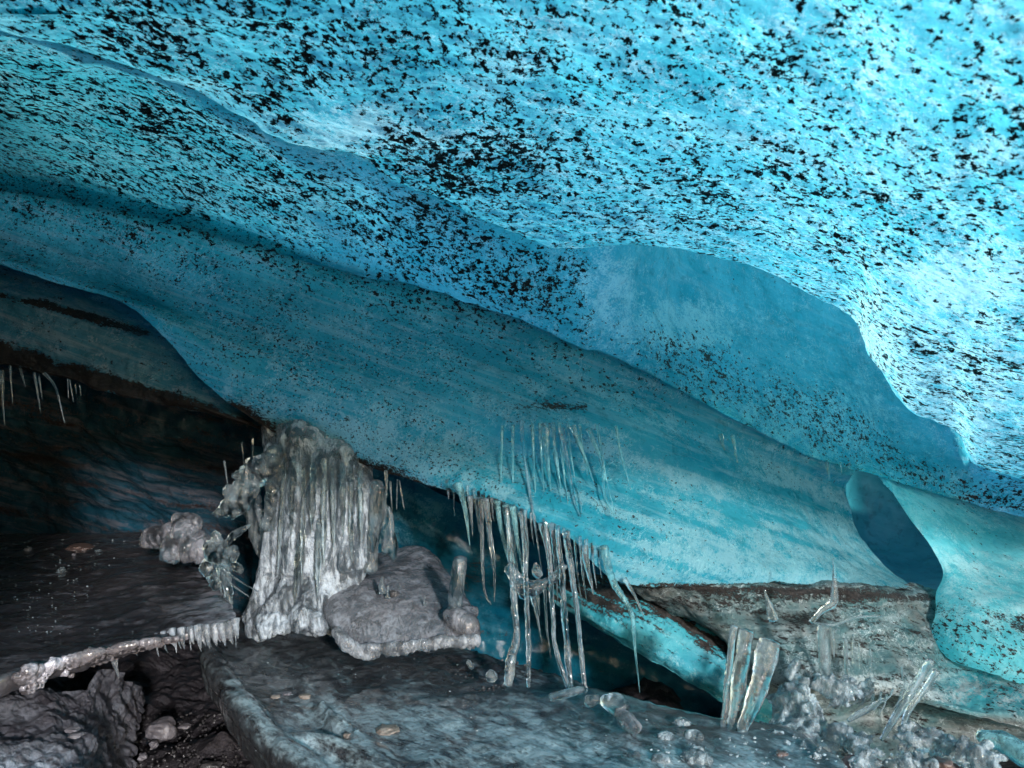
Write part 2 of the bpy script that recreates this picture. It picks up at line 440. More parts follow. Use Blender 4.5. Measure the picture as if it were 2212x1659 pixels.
def above(f, extra=0):          # blends between the lip and the top of the frame
    g = min(1, f * 3.2); kern = np.ones(121) / 121
    xs = np.arange(-1500, 3800, 5); sm = np.convolve(np.interp(xs, X, lip_y), kern, 'same')
    ls = np.interp(X, xs, sm)
    ys = [(ly * (1 - g) + l2 * g) * (1 - f) + extra * f for ly, l2 in zip(lip_y, ls)]
    # depth follows a flat roof: inverse depth is linear down the picture
    ds = [1 / ((1 - f) / a + f / b_) for a, b_ in zip(lip_d, top_d)]
    return row(ys, ds)
roofA = [row([-3200] * 24, [d * .206 for d in top_d]), row([-1500] * 24, [d * .356 for d in top_d]), row([-800] * 24, [d * .51 for d in top_d]), row([-350] * 24, [d * .705 for d in top_d]),
         row([0 - 0 * x for x in X], top_d), above(.8), above(.6), above(.4), above(.25), above(.12), above(.05), row(lip_y, lip_d)]
jump = [.10, .10, .09, .09, .10, .10, .14, .16, .12, .08, .03, .03, .10, .6, .95, 1.0, 1.0, .95, .8, .55, .22, .10, .1, .1]
fold = [[(x, y - 26 - 30 * j, d + j * .25 + .03) for x, y, d, j in zip(X, lip_y, lip_d, jump)],
        [(x, y - 46 - 80 * j, d + j * .8 + .05) for x, y, d, j in zip(X, lip_y, lip_d, jump)],
        [(x, y - 10 - 10 * j, d + j + .03) for x, y, d, j in zip(X, lip_y, lip_d, jump)]]
r2_y = [260, 350, 412, 440, 475, 515, 560, 592, 612, 640, 685, 737, 785, 850, 932, 985, 1015, 1022, 1048, 1078, 1092, 1116, 1190, 1330]
r2_d = [3.0, 3.1, 3.1, 3.1, 3.1, 3.1, 3.1, 3.1, 3.1, 3.1, 3.05, 3.05, 3.1, 3.2, 3.35, 3.45, 3.55, 3.58, 3.65, 3.75, 3.8, 3.85, 3.8, 3.7]
def between(f, bulge=0):
    o = []
    for (x, y, d), y2, d2 in zip(fold[-1], r2_y, r2_d):
        k = min(1, max(0, (1050 - x) / 350)); g = f * (1 - k) + min(1, f * 1.2) * k
        o.append((x, y * (1 - f) + y2 * f, 1 / ((1 - g) / d + g / d2) + bulge))
    return o
roofB = [fold[-1], between(.15, .03), between(.4, .06), between(.65, .03), between(.88), row(r2_y, r2_d)]
foldB = [row(r2_y, r2_d), [(x, y - (14 if x > 650 else 2), d + (.10 if x > 650 else .03)) for x, y, d in zip(X, r2_y, r2_d)], [(x, y - (30 if x > 650 else 4), d + (.5 if x > 650 else .07)) for x, y, d in zip(X, r2_y, r2_d)]]
def gauss(px, py, cx, cy, sx, sy=None):
    sy = sy or sx
    return np.exp(-((px - cx) / sx) ** 2 - ((py - cy) / sy) ** 2)
def attr_ceil(px, py, d):
    ly = np.interp(px, X, lip_y); r2 = np.interp(px, X, r2_y)
    isB = (py > ly - 2) | (d > np.interp(px, X, lip_d) + .04)
    q = fbm(np.stack([px / 260, py / 160, d * 0], -1), 3, 5)
    A = .70 + .18 * q + .22 * gauss(px, py, 330, 120, 380, 120) + .16 * gauss(px, py, 1000, 350, 260, 120) \
        - .32 * gauss(px, py, 2080, 620, 130, 70) - .45 * gauss(px, py, 740, 265, 90, 45) - .3 * gauss(px, py, 520, 120, 60, 40) - .15 * gauss(px, py, 2150, 60, 300, 120)
    A = A - .18 * np.clip((1500 - px) / 1500, 0, 1) * np.clip((60 - np.abs(py - ly)) / 60, 0, 1)
    t = np.clip((py - ly) / np.maximum(r2 - ly, 30), 0, 1)
    B = .84 + .15 * q - .30 * np.clip((t - .8) * 5, 0, 1) - .25 * np.clip((.10 - t) * 10, 0, 1)
    scoop = np.clip(1 - np.maximum(0, np.maximum(1345 - px, px - 2060)) / 90, 0, 1)
    B = B * (1 - scoop) + scoop * (.12 + .60 * np.clip((t - .38) * 4, 0, 1) - .25 * np.clip((t - .85) * 6, 0, 1))
    B = B - .55 * gauss(px, py, 1330, 640, 70, 110)
    spk = np.where(isB, B, A)
    frost = np.where(isB, .22 + .40 * t * np.clip((px - 900) / 900, 0, 1), +.25 + .30 * np.clip((px - 700) / 1300, 0, 1) + .45 * gauss(px, py, 2000, 850, 260, 160))  # roof whitened towards the right: light through the ice painted into the colour
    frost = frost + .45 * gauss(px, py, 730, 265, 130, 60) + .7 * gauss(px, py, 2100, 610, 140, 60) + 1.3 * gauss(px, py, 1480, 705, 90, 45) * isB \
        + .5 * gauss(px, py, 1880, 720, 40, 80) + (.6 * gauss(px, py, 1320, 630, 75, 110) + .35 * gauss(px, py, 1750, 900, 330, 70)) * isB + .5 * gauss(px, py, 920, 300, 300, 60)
    dirt = .25 * gauss(px, py, 0, 420, 300, 30)
    near = np.clip((2.0 - d) / 1.0, 0, 1)
    return {'spk': spk - .18 * near, 'spf': np.where(isB, spk * .98, spk + .03 + .10 * near), 'frost': frost, 'dirt': dirt}
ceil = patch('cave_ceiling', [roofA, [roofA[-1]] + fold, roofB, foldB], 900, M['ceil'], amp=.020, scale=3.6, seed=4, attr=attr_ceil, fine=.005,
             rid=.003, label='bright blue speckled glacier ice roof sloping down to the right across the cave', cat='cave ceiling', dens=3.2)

# ------------------------------------------------------------------ the belly: lower wall of blue ice with the silt line and the fringe
#          0            1           2           3           4           5            6            7            8            9            10           11           12          13
bel = [
 [(-900,150,3.45),(-200,300,3.45),(0,330,3.45),(200,370,3.45),(380,410,3.45),(560,470,3.45),(760,515,3.45),(980,565,3.45),(1180,650,3.45),(1330,700,3.45),(1500,780,3.55),(1650,855,3.75),(1760,910,3.85),(1860,950,3.95)],
 [(-900,230,3.3),(-200,370,3.3),(0,395,3.3),(200,430,3.3),(380,470,3.3),(560,530,3.3),(760,575,3.3),(980,630,3.3),(1180,715,3.3),(1330,765,3.3),(1500,840,3.4),(1650,915,3.6),(1760,960,3.7),(1860,1000,3.8)],
 [(-900,290,3.25),(-200,410,3.2),(0,440,3.15),(200,480,3.1),(380,530,3.1),(560,600,3.1),(760,650,3.15),(980,710,3.2),(1180,790,3.2),(1330,830,3.2),(1500,890,3.3),(1650,955,3.5),(1755,1000,3.6),(1840,1030,3.75)],
 [(-900,340,3.2),(-200,450,3.1),(0,490,3.05),(190,535,3.0),(370,600,2.98),(545,680,3.0),(750,740,3.05),(970,790,3.05),(1160,850,2.98),(1310,885,2.98),(1490,930,3.15),(1645,985,3.4),(1750,1030,3.55),(1830,1050,3.75)],
 [(-900,370,3.18),(-200,480,3.06),(0,530,3.0),(170,575,2.96),(350,645,2.92),(535,745,2.92),(730,810,2.98),(950,860,2.98),(1130,912,2.90),(1300,930,2.92),(1480,985,3.02),(1640,1040,3.25),(1745,1080,3.45),(1832,1090,3.7)],
 [(-900,385,3.18),(-200,495,3.05),(0,548,2.99),(160,592,2.95),(335,660,2.9),(525,780,2.9),(710,860,2.96),(930,930,2.95),(1110,985,2.92),(1290,1000,2.95),(1470,1060,2.95),(1635,1110,3.1),(1755,1140,3.3),(1850,1140,3.65)],
 [(-900,395,3.18),(-200,505,3.04),(0,560,2.98),(150,604,2.94),(320,668,2.9),(515,805,2.9),(690,900,2.98),(900,975,2.92),(1090,1045,2.80),(1270,1080,2.78),(1460,1130,2.82),(1630,1180,2.95),(1770,1190,3.15),(1880,1180,3.6)],
 [(-900,402,3.19),(-200,512,3.05),(0,568,2.99),(140,612,2.95),(305,672,2.92),(500,835,2.93),(660,935,3.02),(870,1010,2.92),(1070,1075,2.76),(1240,1130,2.70),(1400,1200,2.74),(1620,1235,2.85),(1790,1232,3.05),(1930,1230,3.5)],
 [(-900,408,3.22),(-200,518,3.08),(0,574,3.03),(132,618,2.99),(290,672,2.98),(488,868,2.98),(640,958,3.06),(850,1028,2.96),(1060,1092,2.78),(1220,1160,2.72),(1340,1262,2.74),(1600,1264,2.86),(1790,1266,3.0),(1985,1272,3.3)],
]
for k, (r_, dd) in enumerate(zip(bel, (0, -.012, .0, .02, .02, .02, 0, 0, 0))):
    for c in range(5 if k else 0):
        x, y, d = r_[c]
        base = float(np.interp(x, X, r2_d)) + dd - .02 * max(0, k - 1) ** 1.2
        wgt = 1 if k < 4 else max(0, 1 - (k - 3) * .3)
        r_[c] = (x, y, base * wgt + d * (1 - wgt))
    if k in (1, 2):
        for c in range(5, 14):
            x, y, d = r_[c]; b0 = float(np.interp(x, X, r2_d)) + (.07 if k == 1 else .05)
            r_[c] = (x, y, min(d, b0))
dn_ = lambda x: -1 if x < 1450 else .45
for c in range(0, 7):
    x, y, d = bel[1][c]; yy = float(np.interp(x, X, r2_y)); dd = float(np.interp(x, X, r2_d)); k = 1 if c < 6 else .5
    bel[0][c] = (x, yy - 60, (dd + .05) * k + (1 - k) * bel[0][c][2]); bel[1][c] = (x, yy, (dd - .02) * k + (1 - k) * d)
    x, y, d = bel[2][c]; bel[2][c] = (x, max(y, yy + 28), (dd - .02) * k + (1 - k) * d)
under = [bel[-1],
 [(x, y + dn_(x) * 8, d + .12) for x, y, d in bel[-1]],
 [(x, y + dn_(x) * 40, d + .5) for x, y, d in bel[-1]],
 [(x, y + dn_(x) * 120, d + 1.1) for x, y, d in bel[-1]]]
def attr_belly(px, py, d):
    edge = np.interp(px, [-900, 0, 132, 290, 488, 640, 850, 1060, 1220, 1340, 1600, 1790, 1985], [408, 574, 618, 672, 868, 958, 1028, 1092, 1160, 1262, 1264, 1266, 1272])
    q = fbm(np.stack([px / 160, py / 90, d * 0], -1), 3, 15)
    h = edge - py
    dirt = np.clip(.72 - h / 75, 0, .72) * np.clip((px - 440) / 60, 0, 1) * np.clip((1330 - px) / 260, 0, 1) * (1 + .9 * q)
    dirt = dirt + .5 * gauss(px, py, 1150, 880, 160, 12) + .35 * gauss(px, py, 1420, 800, 10, 10)
    lin = np.interp(px, [0, 380, 560, 760, 900, 1100, 1250], [540, 610, 680, 735, 780, 850, 880])
    dirt = dirt + .42 * np.exp(-((py - lin) / 14) ** 2) * (px < 1270) * (.6 + 1.2 * q)
    dirt = dirt + .65 * np.clip(1 - h / 9, 0, 1) * (px > 1380)
    r2 = np.interp(px, X, r2_y)
    spk = .34 + .32 * q + .25 * np.clip(1 - (py - r2) / 130, 0, 1) + .2 * gauss(px, py, 1450, 1130, 200, 60)
    spk = spk - .25 * np.clip((px - 1300) / 300, 0, 1)
    fr = .30 + .55 * gauss(px, py, 850, 960, 320, 90) + .5 * np.clip((px - 1250) / 350, 0, 1) * np.clip((py - 960 - (px - 1500) * .25) / 140, 0, 1) + .55 * q * np.clip((px - 800) / 400, .3, 1)
    fr = fr + .45 * np.clip(1 - h / 160, 0, 1) * (px > 480)
    q3 = fbm(np.stack([px / 420, (py - px * .36) / 40, d * 0], -1), 4, 19)
    fr = fr + q3 * np.interp(px, [300, 1100, 1300], [.45, .6, 1.5]) + .35 * gauss(px, py - (px - 1150) * .35, 1130, 830, 140, 16)
    tone = np.clip(1 - (py - r2) / np.interp(px, [0, 700, 1300], [150, 120, 60]), 0, 1) * np.clip((1400 - px) / 500, 0, 1)
    spk = spk + .12 * tone
    spf = np.clip(.66 + .3 * q3 - .35 * np.clip((px - 1000) / 500, 0, 1), .1, .9)
    return {'spk': spk, 'spf': spf, 'frost': fr, 'dirt': dirt, 'tone': tone}
patch('hanging_ice_wall', [bel, under], 620, M['belly'], amp=.020, scale=3.6, seed=4, attr=attr_belly, fine=.005, rid=.003, dens=3.2,
      label='large smooth mid-blue ice wall hanging below the speckled roof with a silt line along its lower edge', cat='ice wall')

# ------------------------------------------------------------------ left: recessed dark walls
bl = [
 [(-900,300,3.6),(-300,430,3.6),(0,480,3.6),(150,530,3.6),(300,590,3.6),(450,660,3.5),(620,730,3.5)],
 [(-900,380,3.5),(-300,500,3.5),(0,560,3.5),(150,600,3.5),(300,660,3.5),(450,720,3.4),(620,790,3.5)],
 [(-900,450,3.4),(-300,560,3.35),(0,622,3.3),(150,655,3.3),(300,705,3.3),(450,775,3.3),(620,850,3.5)],
 [(-900,500,3.4),(-300,610,3.3),(0,680,3.25),(150,715,3.22),(300,765,3.2),(450,830,3.2),(620,900,3.4)],
 [(-900,560,3.3),(-300,680,3.2),(0,752,3.12),(150,788,3.10),(300,830,3.08),(450,880,3.08),(620,940,3.2)],
 [(-900,590,3.3),(-300,712,3.2),(0,790,3.12),(150,822,3.1),(300,862,3.08),(450,895,3.1),(620,955,3.2)],
]
for r_ in bl:
    for c, off in enumerate((-.35, -.3, -.26, -.2, -.12, 0, 0)):
        x, y, d = r_[c]; r_[c] = (x, y, max(3.06, d + off))
blu = [bl[-1], [(x, y - 5, d + .12) for x, y, d in bl[-1]], [(x, y - 30, d + .5) for x, y, d in bl[-1]], [(x, y - 60, d + 1.2) for x, y, d in bl[-1]]]
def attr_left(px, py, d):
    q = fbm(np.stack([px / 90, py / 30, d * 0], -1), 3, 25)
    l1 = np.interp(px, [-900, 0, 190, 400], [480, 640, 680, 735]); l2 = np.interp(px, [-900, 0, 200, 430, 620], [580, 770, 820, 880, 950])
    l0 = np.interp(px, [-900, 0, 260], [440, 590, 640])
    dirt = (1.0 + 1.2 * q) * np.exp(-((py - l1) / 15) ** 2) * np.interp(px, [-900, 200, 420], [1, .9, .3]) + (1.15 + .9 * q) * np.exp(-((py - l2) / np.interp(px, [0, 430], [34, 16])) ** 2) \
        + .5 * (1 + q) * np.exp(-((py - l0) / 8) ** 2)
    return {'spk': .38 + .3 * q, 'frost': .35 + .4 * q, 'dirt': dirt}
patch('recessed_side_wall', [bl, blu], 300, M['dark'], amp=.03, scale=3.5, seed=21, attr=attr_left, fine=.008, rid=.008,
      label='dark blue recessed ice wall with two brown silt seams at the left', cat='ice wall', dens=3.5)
bk = [
 [(-1200,200,5.3),(-300,420,4.9),(0,540,4.6),(250,620,4.5),(520,680,4.4),(760,720,4.2),(1000,800,4.1),(1300,960,4.0)],
 [(-1200,700,5.5),(-300,820,5.0),(0,850,4.6),(250,890,4.4),(520,950,4.2),(760,990,4.0),(1000,1040,3.9),(1300,1140,3.9)],
 [(-1200,850,5.5),(-300,900,5.0),(0,930,4.7),(250,970,4.5),(520,1020,4.3),(760,1060,4.0),(1000,1100,3.9),(1300,1200,3.8)],
 [(-1200,950,5.5),(-300,990,5.2),(0,1020,5.0),(250,1060,4.8),(520,1100,4.6),(760,1130,4.2),(1000,1170,3.9),(1300,1250,3.8)],
 [(-1200,1200,5.6),(-300,1200,5.4),(0,1200,5.3),(250,1200,5.1),(520,1220,4.8),(760,1230,4.3),(1000,1240,4.0),(1300,1280,3.9)],
 [(-1200,1500,5.6),(-300,1450,5.4),(0,1420,5.3),(250,1400,5.1),(520,1400,4.8),(760,1380,4.4),(1000,1370,4.2),(1300,1380,4.1)],
]
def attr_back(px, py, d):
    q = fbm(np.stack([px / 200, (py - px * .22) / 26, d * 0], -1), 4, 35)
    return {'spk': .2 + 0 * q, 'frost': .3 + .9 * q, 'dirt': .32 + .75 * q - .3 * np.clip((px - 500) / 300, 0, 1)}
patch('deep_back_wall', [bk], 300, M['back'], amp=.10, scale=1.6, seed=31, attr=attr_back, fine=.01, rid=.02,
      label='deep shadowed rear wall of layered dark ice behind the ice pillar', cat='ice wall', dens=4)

# ------------------------------------------------------------------ right: tunnel, pale wall, silty band, hollow and slanted layer
tn = [
 [(1640,900,5.0),(1760,930,5.0),(1860,950,5.1),(1930,960,5.1),(2000,980,5.0),(2150,1000,4.6)],
 [(1660,1080,5.0),(1780,1080,5.0),(1860,1080,5.15),(1930,1080,5.1),(2000,1090,5.0),(2150,1100,4.6)],
 [(1700,1180,4.8),(1800,1180,4.8),(1880,1180,4.95),(1940,1190,4.9),(2010,1190,4.8),(2150,1190,4.5)],
 [(1740,1235,4.4),(1820,1235,4.4),(1890,1238,4.4),(1955,1240,4.4),(2020,1240,4.4),(2150,1240,4.2)],
 [(1780,1290,3.3),(1850,1290,3.3),(1900,1290,3.4),(1960,1290,3.4),(2020,1290,3.5),(2150,1290,3.6)],
]
patch('tunnel_mouth_wall', [tn], 140, M['tunnel'], amp=.05, scale=2.6, seed=41, fine=.003, attr=lambda a, b_, c: {'frost': .12 + 0 * a},
      label='smooth dark teal wall inside the round tunnel mouth at right', cat='ice wall', dens=4)
pr = [
 [(1905,1030,3.75),(1990,1050,3.9),(2090,1075,3.95),(2212,1100,4.0),(2500,1180,4.0),(3000,1300,3.8)],
 [(1928,1058,3.55),(2010,1085,3.6),(2100,1120,3.65),(2212,1140,3.7),(2500,1210,3.7),(3000,1340,3.5)],
 [(1965,1120,3.42),(2035,1145,3.42),(2110,1180,3.5),(2212,1190,3.5),(2500,1270,3.4),(3000,1400,3.2)],
 [(2015,1188,3.32),(2065,1210,3.3),(2120,1235,3.3),(2212,1250,3.3),(2500,1320,3.2),(3000,1450,3.0)],
 [(2040,1238,3.25),(2080,1260,3.18),(2130,1285,3.12),(2212,1300,3.1),(2500,1360,3.0),(3000,1500,2.8)],
 [(2022,1282,3.18),(2075,1300,3.08),(2130,1325,3.02),(2212,1345,3.0),(2500,1400,2.9),(3000,1560,2.7)],
 [(2016,1330,3.10),(2070,1350,3.0),(2130,1370,2.94),(2212,1390,2.9),(2500,1450,2.8),(3000,1600,2.6)],
 [(2008,1380,3.04),(2060,1400,2.94),(2130,1420,2.88),(2212,1440,2.84),(2500,1500,2.7),(3000,1650,2.5)],
 [(2040,1420,3.02),(2090,1440,2.93),(2150,1460,2.88),(2212,1480,2.84),(2500,1540,2.7),(3000,1700,2.5)],
]
prl = [[(r[0][0] + 60, r[0][1] - 4, r[0][2] + .55)] + [(r[0][0] + 14, r[0][1] - 2, r[0][2] + .10)] + r for r in pr]
def attr_pale(px, py, d):
    q = fbm(np.stack([px / 90, py / 50, d * 0], -1), 3, 45)
    l = np.interp(px, [2000, 2100, 2212], [1300, 1300, 1345])
    return {'spk': .25 + .4 * np.clip((py - 1290) / 60, 0, 1) + .2 * q, 'frost': .75 + .5 * q - .9 * gauss(px, py, 2170, 1170, 80, 28) - .35 * np.clip((py - 1330) / 60, 0, 1),
            'dirt': .48 * np.exp(-((py - l - 12) / 22) ** 2) * (1 + q)}
patch('pale_ice_wall', [prl], 260, M['right'], amp=.02, scale=3.2, seed=51, attr=attr_pale, fine=.004, rid=.004,
      label='pale bright cyan ice wall right of the tunnel mouth', cat='ice wall', dens=3)
gr = [
 [(1330,1235,3.1),(1430,1245,3.05),(1560,1250,3.1),(1700,1250,3.15),(1850,1255,3.2),(2000,1262,3.35),(2100,1280,3.4),(2300,1300,3.4),(2900,1400,3.2)],
 [(1345,1262,2.98),(1440,1262,2.92),(1560,1264,2.94),(1700,1266,3.0),(1850,1270,3.05),(2000,1285,3.2),(2100,1300,3.25),(2300,1340,3.2),(2900,1460,3.0)],
 [(1400,1300,2.96),(1470,1300,2.86),(1580,1305,2.86),(1700,1310,2.9),(1850,1310,2.95),(1990,1330,3.1),(2100,1350,3.15),(2300,1390,3.1),(2900,1500,2.9)],
 [(1470,1335,2.98),(1510,1345,2.86),(1600,1350,2.8),(1710,1355,2.82),(1850,1360,2.86),(1990,1375,3.0),(2100,1400,3.05),(2300,1430,3.0),(2900,1540,2.8)],
 [(1545,1380,3.0),(1570,1395,2.86),(1640,1400,2.76),(1730,1400,2.76),(1860,1400,2.82),(1990,1410,2.95),(2090,1440,2.98),(2300,1470,2.9),(2900,1580,2.7)],
 [(1575,1430,2.98),(1600,1440,2.84),(1660,1440,2.74),(1750,1440,2.72),(1870,1440,2.78),(1990,1450,2.85),(2090,1480,2.88),(2300,1510,2.8),(2900,1620,2.6)],
 [(1590,1470,2.96),(1620,1480,2.84),(1680,1480,2.74),(1770,1478,2.70),(1880,1480,2.74),(1980,1490,2.75),(2080,1520,2.76),(2300,1560,2.7),(2900,1660,2.5)],
 [(1600,1500,3.0),(1630,1505,2.88),(1690,1505,2.8),(1780,1500,2.74),(1890,1505,2.76),(1975,1520,2.74),(2080,1545,2.74),(2300,1590,2.7),(2900,1690,2.5)],
]
gr[1] = [(x, y - (3 if 1380 < x < 1900 else 0), d - (.07 if 1380 < x < 1900 else 0)) for x, y, d in gr[1]]
gru = [gr[-1], [(x, y + 2, d + .18) for x, y, d in gr[-1]], [(x, y + 40, d + .28) for x, y, d in gr[-1]], [(x, y + 120, d + .15) for x, y, d in gr[-1]],
       [(x, y + 250, d + .05) for x, y, d in gr[-1]]]
def attr_grey(px, py, d):
    q = fbm(np.stack([px / 120, py / 22, d * 0], -1), 4, 55)
    q2 = fbm(np.stack([px / 70, py / 50, d * 0], -1), 3, 57)
    t = np.interp(px, [1330, 1450, 2000, 2300], [1262, 1264, 1285, 1340])
    dirt = .36 * np.exp(-((py - t - 3) / 8) ** 2) + .16 * np.exp(-((py - t - 20) / 40) ** 2) * np.interp(px, [1330, 1450, 1850, 2000], [.3, 1, .9, .3]) + .34 + .45 * q
    dirt = dirt - .5 * np.clip((py - 1505) / 30, 0, 1)
    tone = .75 * np.clip((px - 2010) / 90, 0, 1) * np.clip((1560 - py) / 60, 0, 1)
    return {'tone': tone, 'spk': .45 + .4 * q, 'frost': .30 + .7 * q2 + .6 * np.clip((py - 1440) / 30, 0, 1) * np.clip((1520 - py) / 20, 0, 1), 'dirt': dirt}
patch('silty_ice_bank', [gr, gru], 420, M['grey'], amp=.035, scale=4.2, seed=61, attr=attr_grey, fine=.005, rid=.007, dens=3, octv=5,
      label='grey silt-stained ice bank with a black dirt line along its top at lower right', cat='ice bank')
hl = [
 [(540,960,4.1),(760,1000,4.0),(900,1040,3.7),(1050,1120,3.6),(1200,1190,3.6),(1350,1240,3.5),(1500,1290,3.4),(1650,1400,3.3),(1850,1480,3.3),(2300,1560,3.4)],
 [(540,1060,4.0),(760,1080,3.8),(900,1130,3.55),(1050,1220,3.5),(1200,1270,3.4),(1350,1310,3.3),(1500,1360,3.3),(1650,1450,3.3),(1850,1510,3.3),(2300,1600,3.4)],
 [(540,1160,4.0),(760,1180,3.8),(900,1230,3.6),(1050,1310,3.7),(1200,1360,3.65),(1350,1400,3.6),(1500,1450,3.5),(1650,1500,3.4),(1850,1560,3.3),(2300,1650,3.3)],
 [(540,1280,4.0),(760,1300,3.9),(900,1340,3.8),(1050,1400,3.7),(1200,1430,3.65),(1350,1470,3.6),(1500,1510,3.5),(1650,1550,3.4),(1850,1610,3.2),(2300,1720,3.2)],
 [(540,1460,3.9),(760,1470,3.8),(900,1490,3.7),(1050,1520,3.5),(1200,1540,3.4),(1350,1560,3.3),(1500,1590,3.2),(1650,1630,3.1),(1850,1680,3.0),(2300,1790,3.0)],
]
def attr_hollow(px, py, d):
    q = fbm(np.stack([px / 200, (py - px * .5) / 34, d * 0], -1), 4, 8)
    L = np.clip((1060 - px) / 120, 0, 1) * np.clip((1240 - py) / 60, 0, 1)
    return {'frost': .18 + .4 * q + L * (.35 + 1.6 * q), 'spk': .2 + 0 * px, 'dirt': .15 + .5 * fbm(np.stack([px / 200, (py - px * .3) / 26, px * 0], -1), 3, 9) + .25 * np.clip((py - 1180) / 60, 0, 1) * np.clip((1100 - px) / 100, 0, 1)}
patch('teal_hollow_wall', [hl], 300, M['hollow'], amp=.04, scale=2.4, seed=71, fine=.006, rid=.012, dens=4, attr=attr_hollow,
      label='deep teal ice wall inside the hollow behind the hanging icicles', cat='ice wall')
sl = [
 [(1180,1225,3.3),(1300,1240,3.15),(1420,1275,3.05),(1530,1330,3.0),(1620,1400,2.98),(1700,1440,2.95),(1900,1500,3.2)],
 [(1180,1262,3.2),(1300,1285,3.05),(1410,1315,2.98),(1510,1365,2.95),(1590,1420,2.92),(1680,1470,2.9),(1880,1530,3.2)],
 [(1190,1290,3.16),(1300,1325,3.0),(1400,1360,2.93),(1490,1405,2.90),(1570,1455,2.88),(1660,1510,2.86),(1860,1575,3.2)],
 [(1210,1310,3.15),(1290,1352,3.0),(1390,1400,2.92),(1480,1445,2.88),(1560,1490,2.86),(1650,1545,2.84),(1850,1610,3.2)],
 [(1240,1326,3.2),(1290,1362,3.04),(1380,1418,2.95),(1475,1472,2.91),(1560,1522,2.88),(1650,1572,2.86),(1850,1640,3.2)],
]
slu = [sl[-1], [(x, y - 2, d + .1) for x, y, d in sl[-1]], [(x, y - 30, d + .4) for x, y, d in sl[-1]]]
M['slant'] = ice_wall('layered_teal_ice', (.018, .26, .33), (.06, .36, .42), (.26, .48, .50), tr=.3, s_big=46, s_small=95, rot=(0, 30, 0), stretch=(.35, 1, 1.4), frac=.4, cdirt=(.009, .008, .007))
def attr_slant(px, py, d):
    q = fbm(np.stack([(px + py) / 150, (py - px * .58) / 16, d * 0], -1), 4, 65)
    top = np.interp(px, [1180, 1300, 1420, 1530, 1620, 1700], [1262, 1270, 1300, 1350, 1410, 1455])
    return {'spk': .3 + .4 * q, 'frost': .35 + .6 * q, 'dirt': .55 * np.clip(1 - (py - top) / 60, 0, 1) * (1 + q) + .30 + .5 * q - .3 * np.clip((py - top - 70) / 40, 0, 1)}
patch('slanted_ice_ledge', [sl, slu], 240, M['slant'], amp=.025, scale=3.6, seed=81, attr=attr_slant, fine=.006, rid=.010, dens=3,
      label='bright teal slanted ice layer running down to the right above the dark hollow', cat='ice ledge')

# ------------------------------------------------------------------ floors
gp = [[(x, y, d) for x in (-1500, -600, 0, 250, 450, 650, 900, 1200, 1600, 2200, 3200)] for y, d in ((1260, 6.0), (1330, 5.0), (1400, 4.2), (1480, 3.6), (1560, 3.2), (1659, 2.8), (1850, 2.3), (2300, 1.6), (4000, .7))]
patch('ground', [gp], 320, M['gravel'], amp=.16, scale=1.9, seed=91, fine=.02, rid=.02, dens=4, octv=6,
      label='wet black gravel and mud floor at the bottom of the pit', cat='ground')
gw = [  # muddy bank under the left slab
 [(-700,1440,2.5),(-100,1450,2.5),(60,1480,2.5),(160,1470,2.6),(235,1440,2.7),(300,1470,3.0),(330,1500,3.2)],
 [(-700,1500,2.3),(-100,1500,2.3),(60,1520,2.35),(160,1520,2.45),(225,1510,2.6),(270,1530,2.8),(310,1560,3.0)],
 [(-700,1600,2.1),(-100,1600,2.1),(60,1600,2.15),(160,1600,2.2),(225,1600,2.35),(260,1620,2.6),(290,1640,2.8)],
 [(-700,1700,1.9),(-100,1700,1.9),(60,1700,1.95),(160,1700,2.0),(225,1700,2.15),(270,1700,2.4),(300,1720,2.6)],
 [(-700,2100,1.5),(-100,2100,1.5),(60,2100,1.5),(160,2100,1.6),(225,2100,1.7),(290,2100,1.9),(330,2100,2.1)],
]
M['bank'] = dirty_floor('frosted_mud_bank', (.045, .042, .050), (.09, .095, .11), (.24, .27, .31), .3, (1, 1, 1), (0, 0, 0), .6, 1.0, .5)
patch('mud_bank', [gw], 200, M['bank'], amp=.05, scale=4, seed=95, fine=.02, rid=.02, dens=3.5, octv=5, attr=lambda a, b_, c: {'frost': np.clip((b_ - 1540) / 100, 0, 1) * np.clip((260 - a) / 150, 0, 1)},
      label='frost-dusted dark mud bank in the lower left corner below the overhanging slab', cat='mud bank', kind='structure')

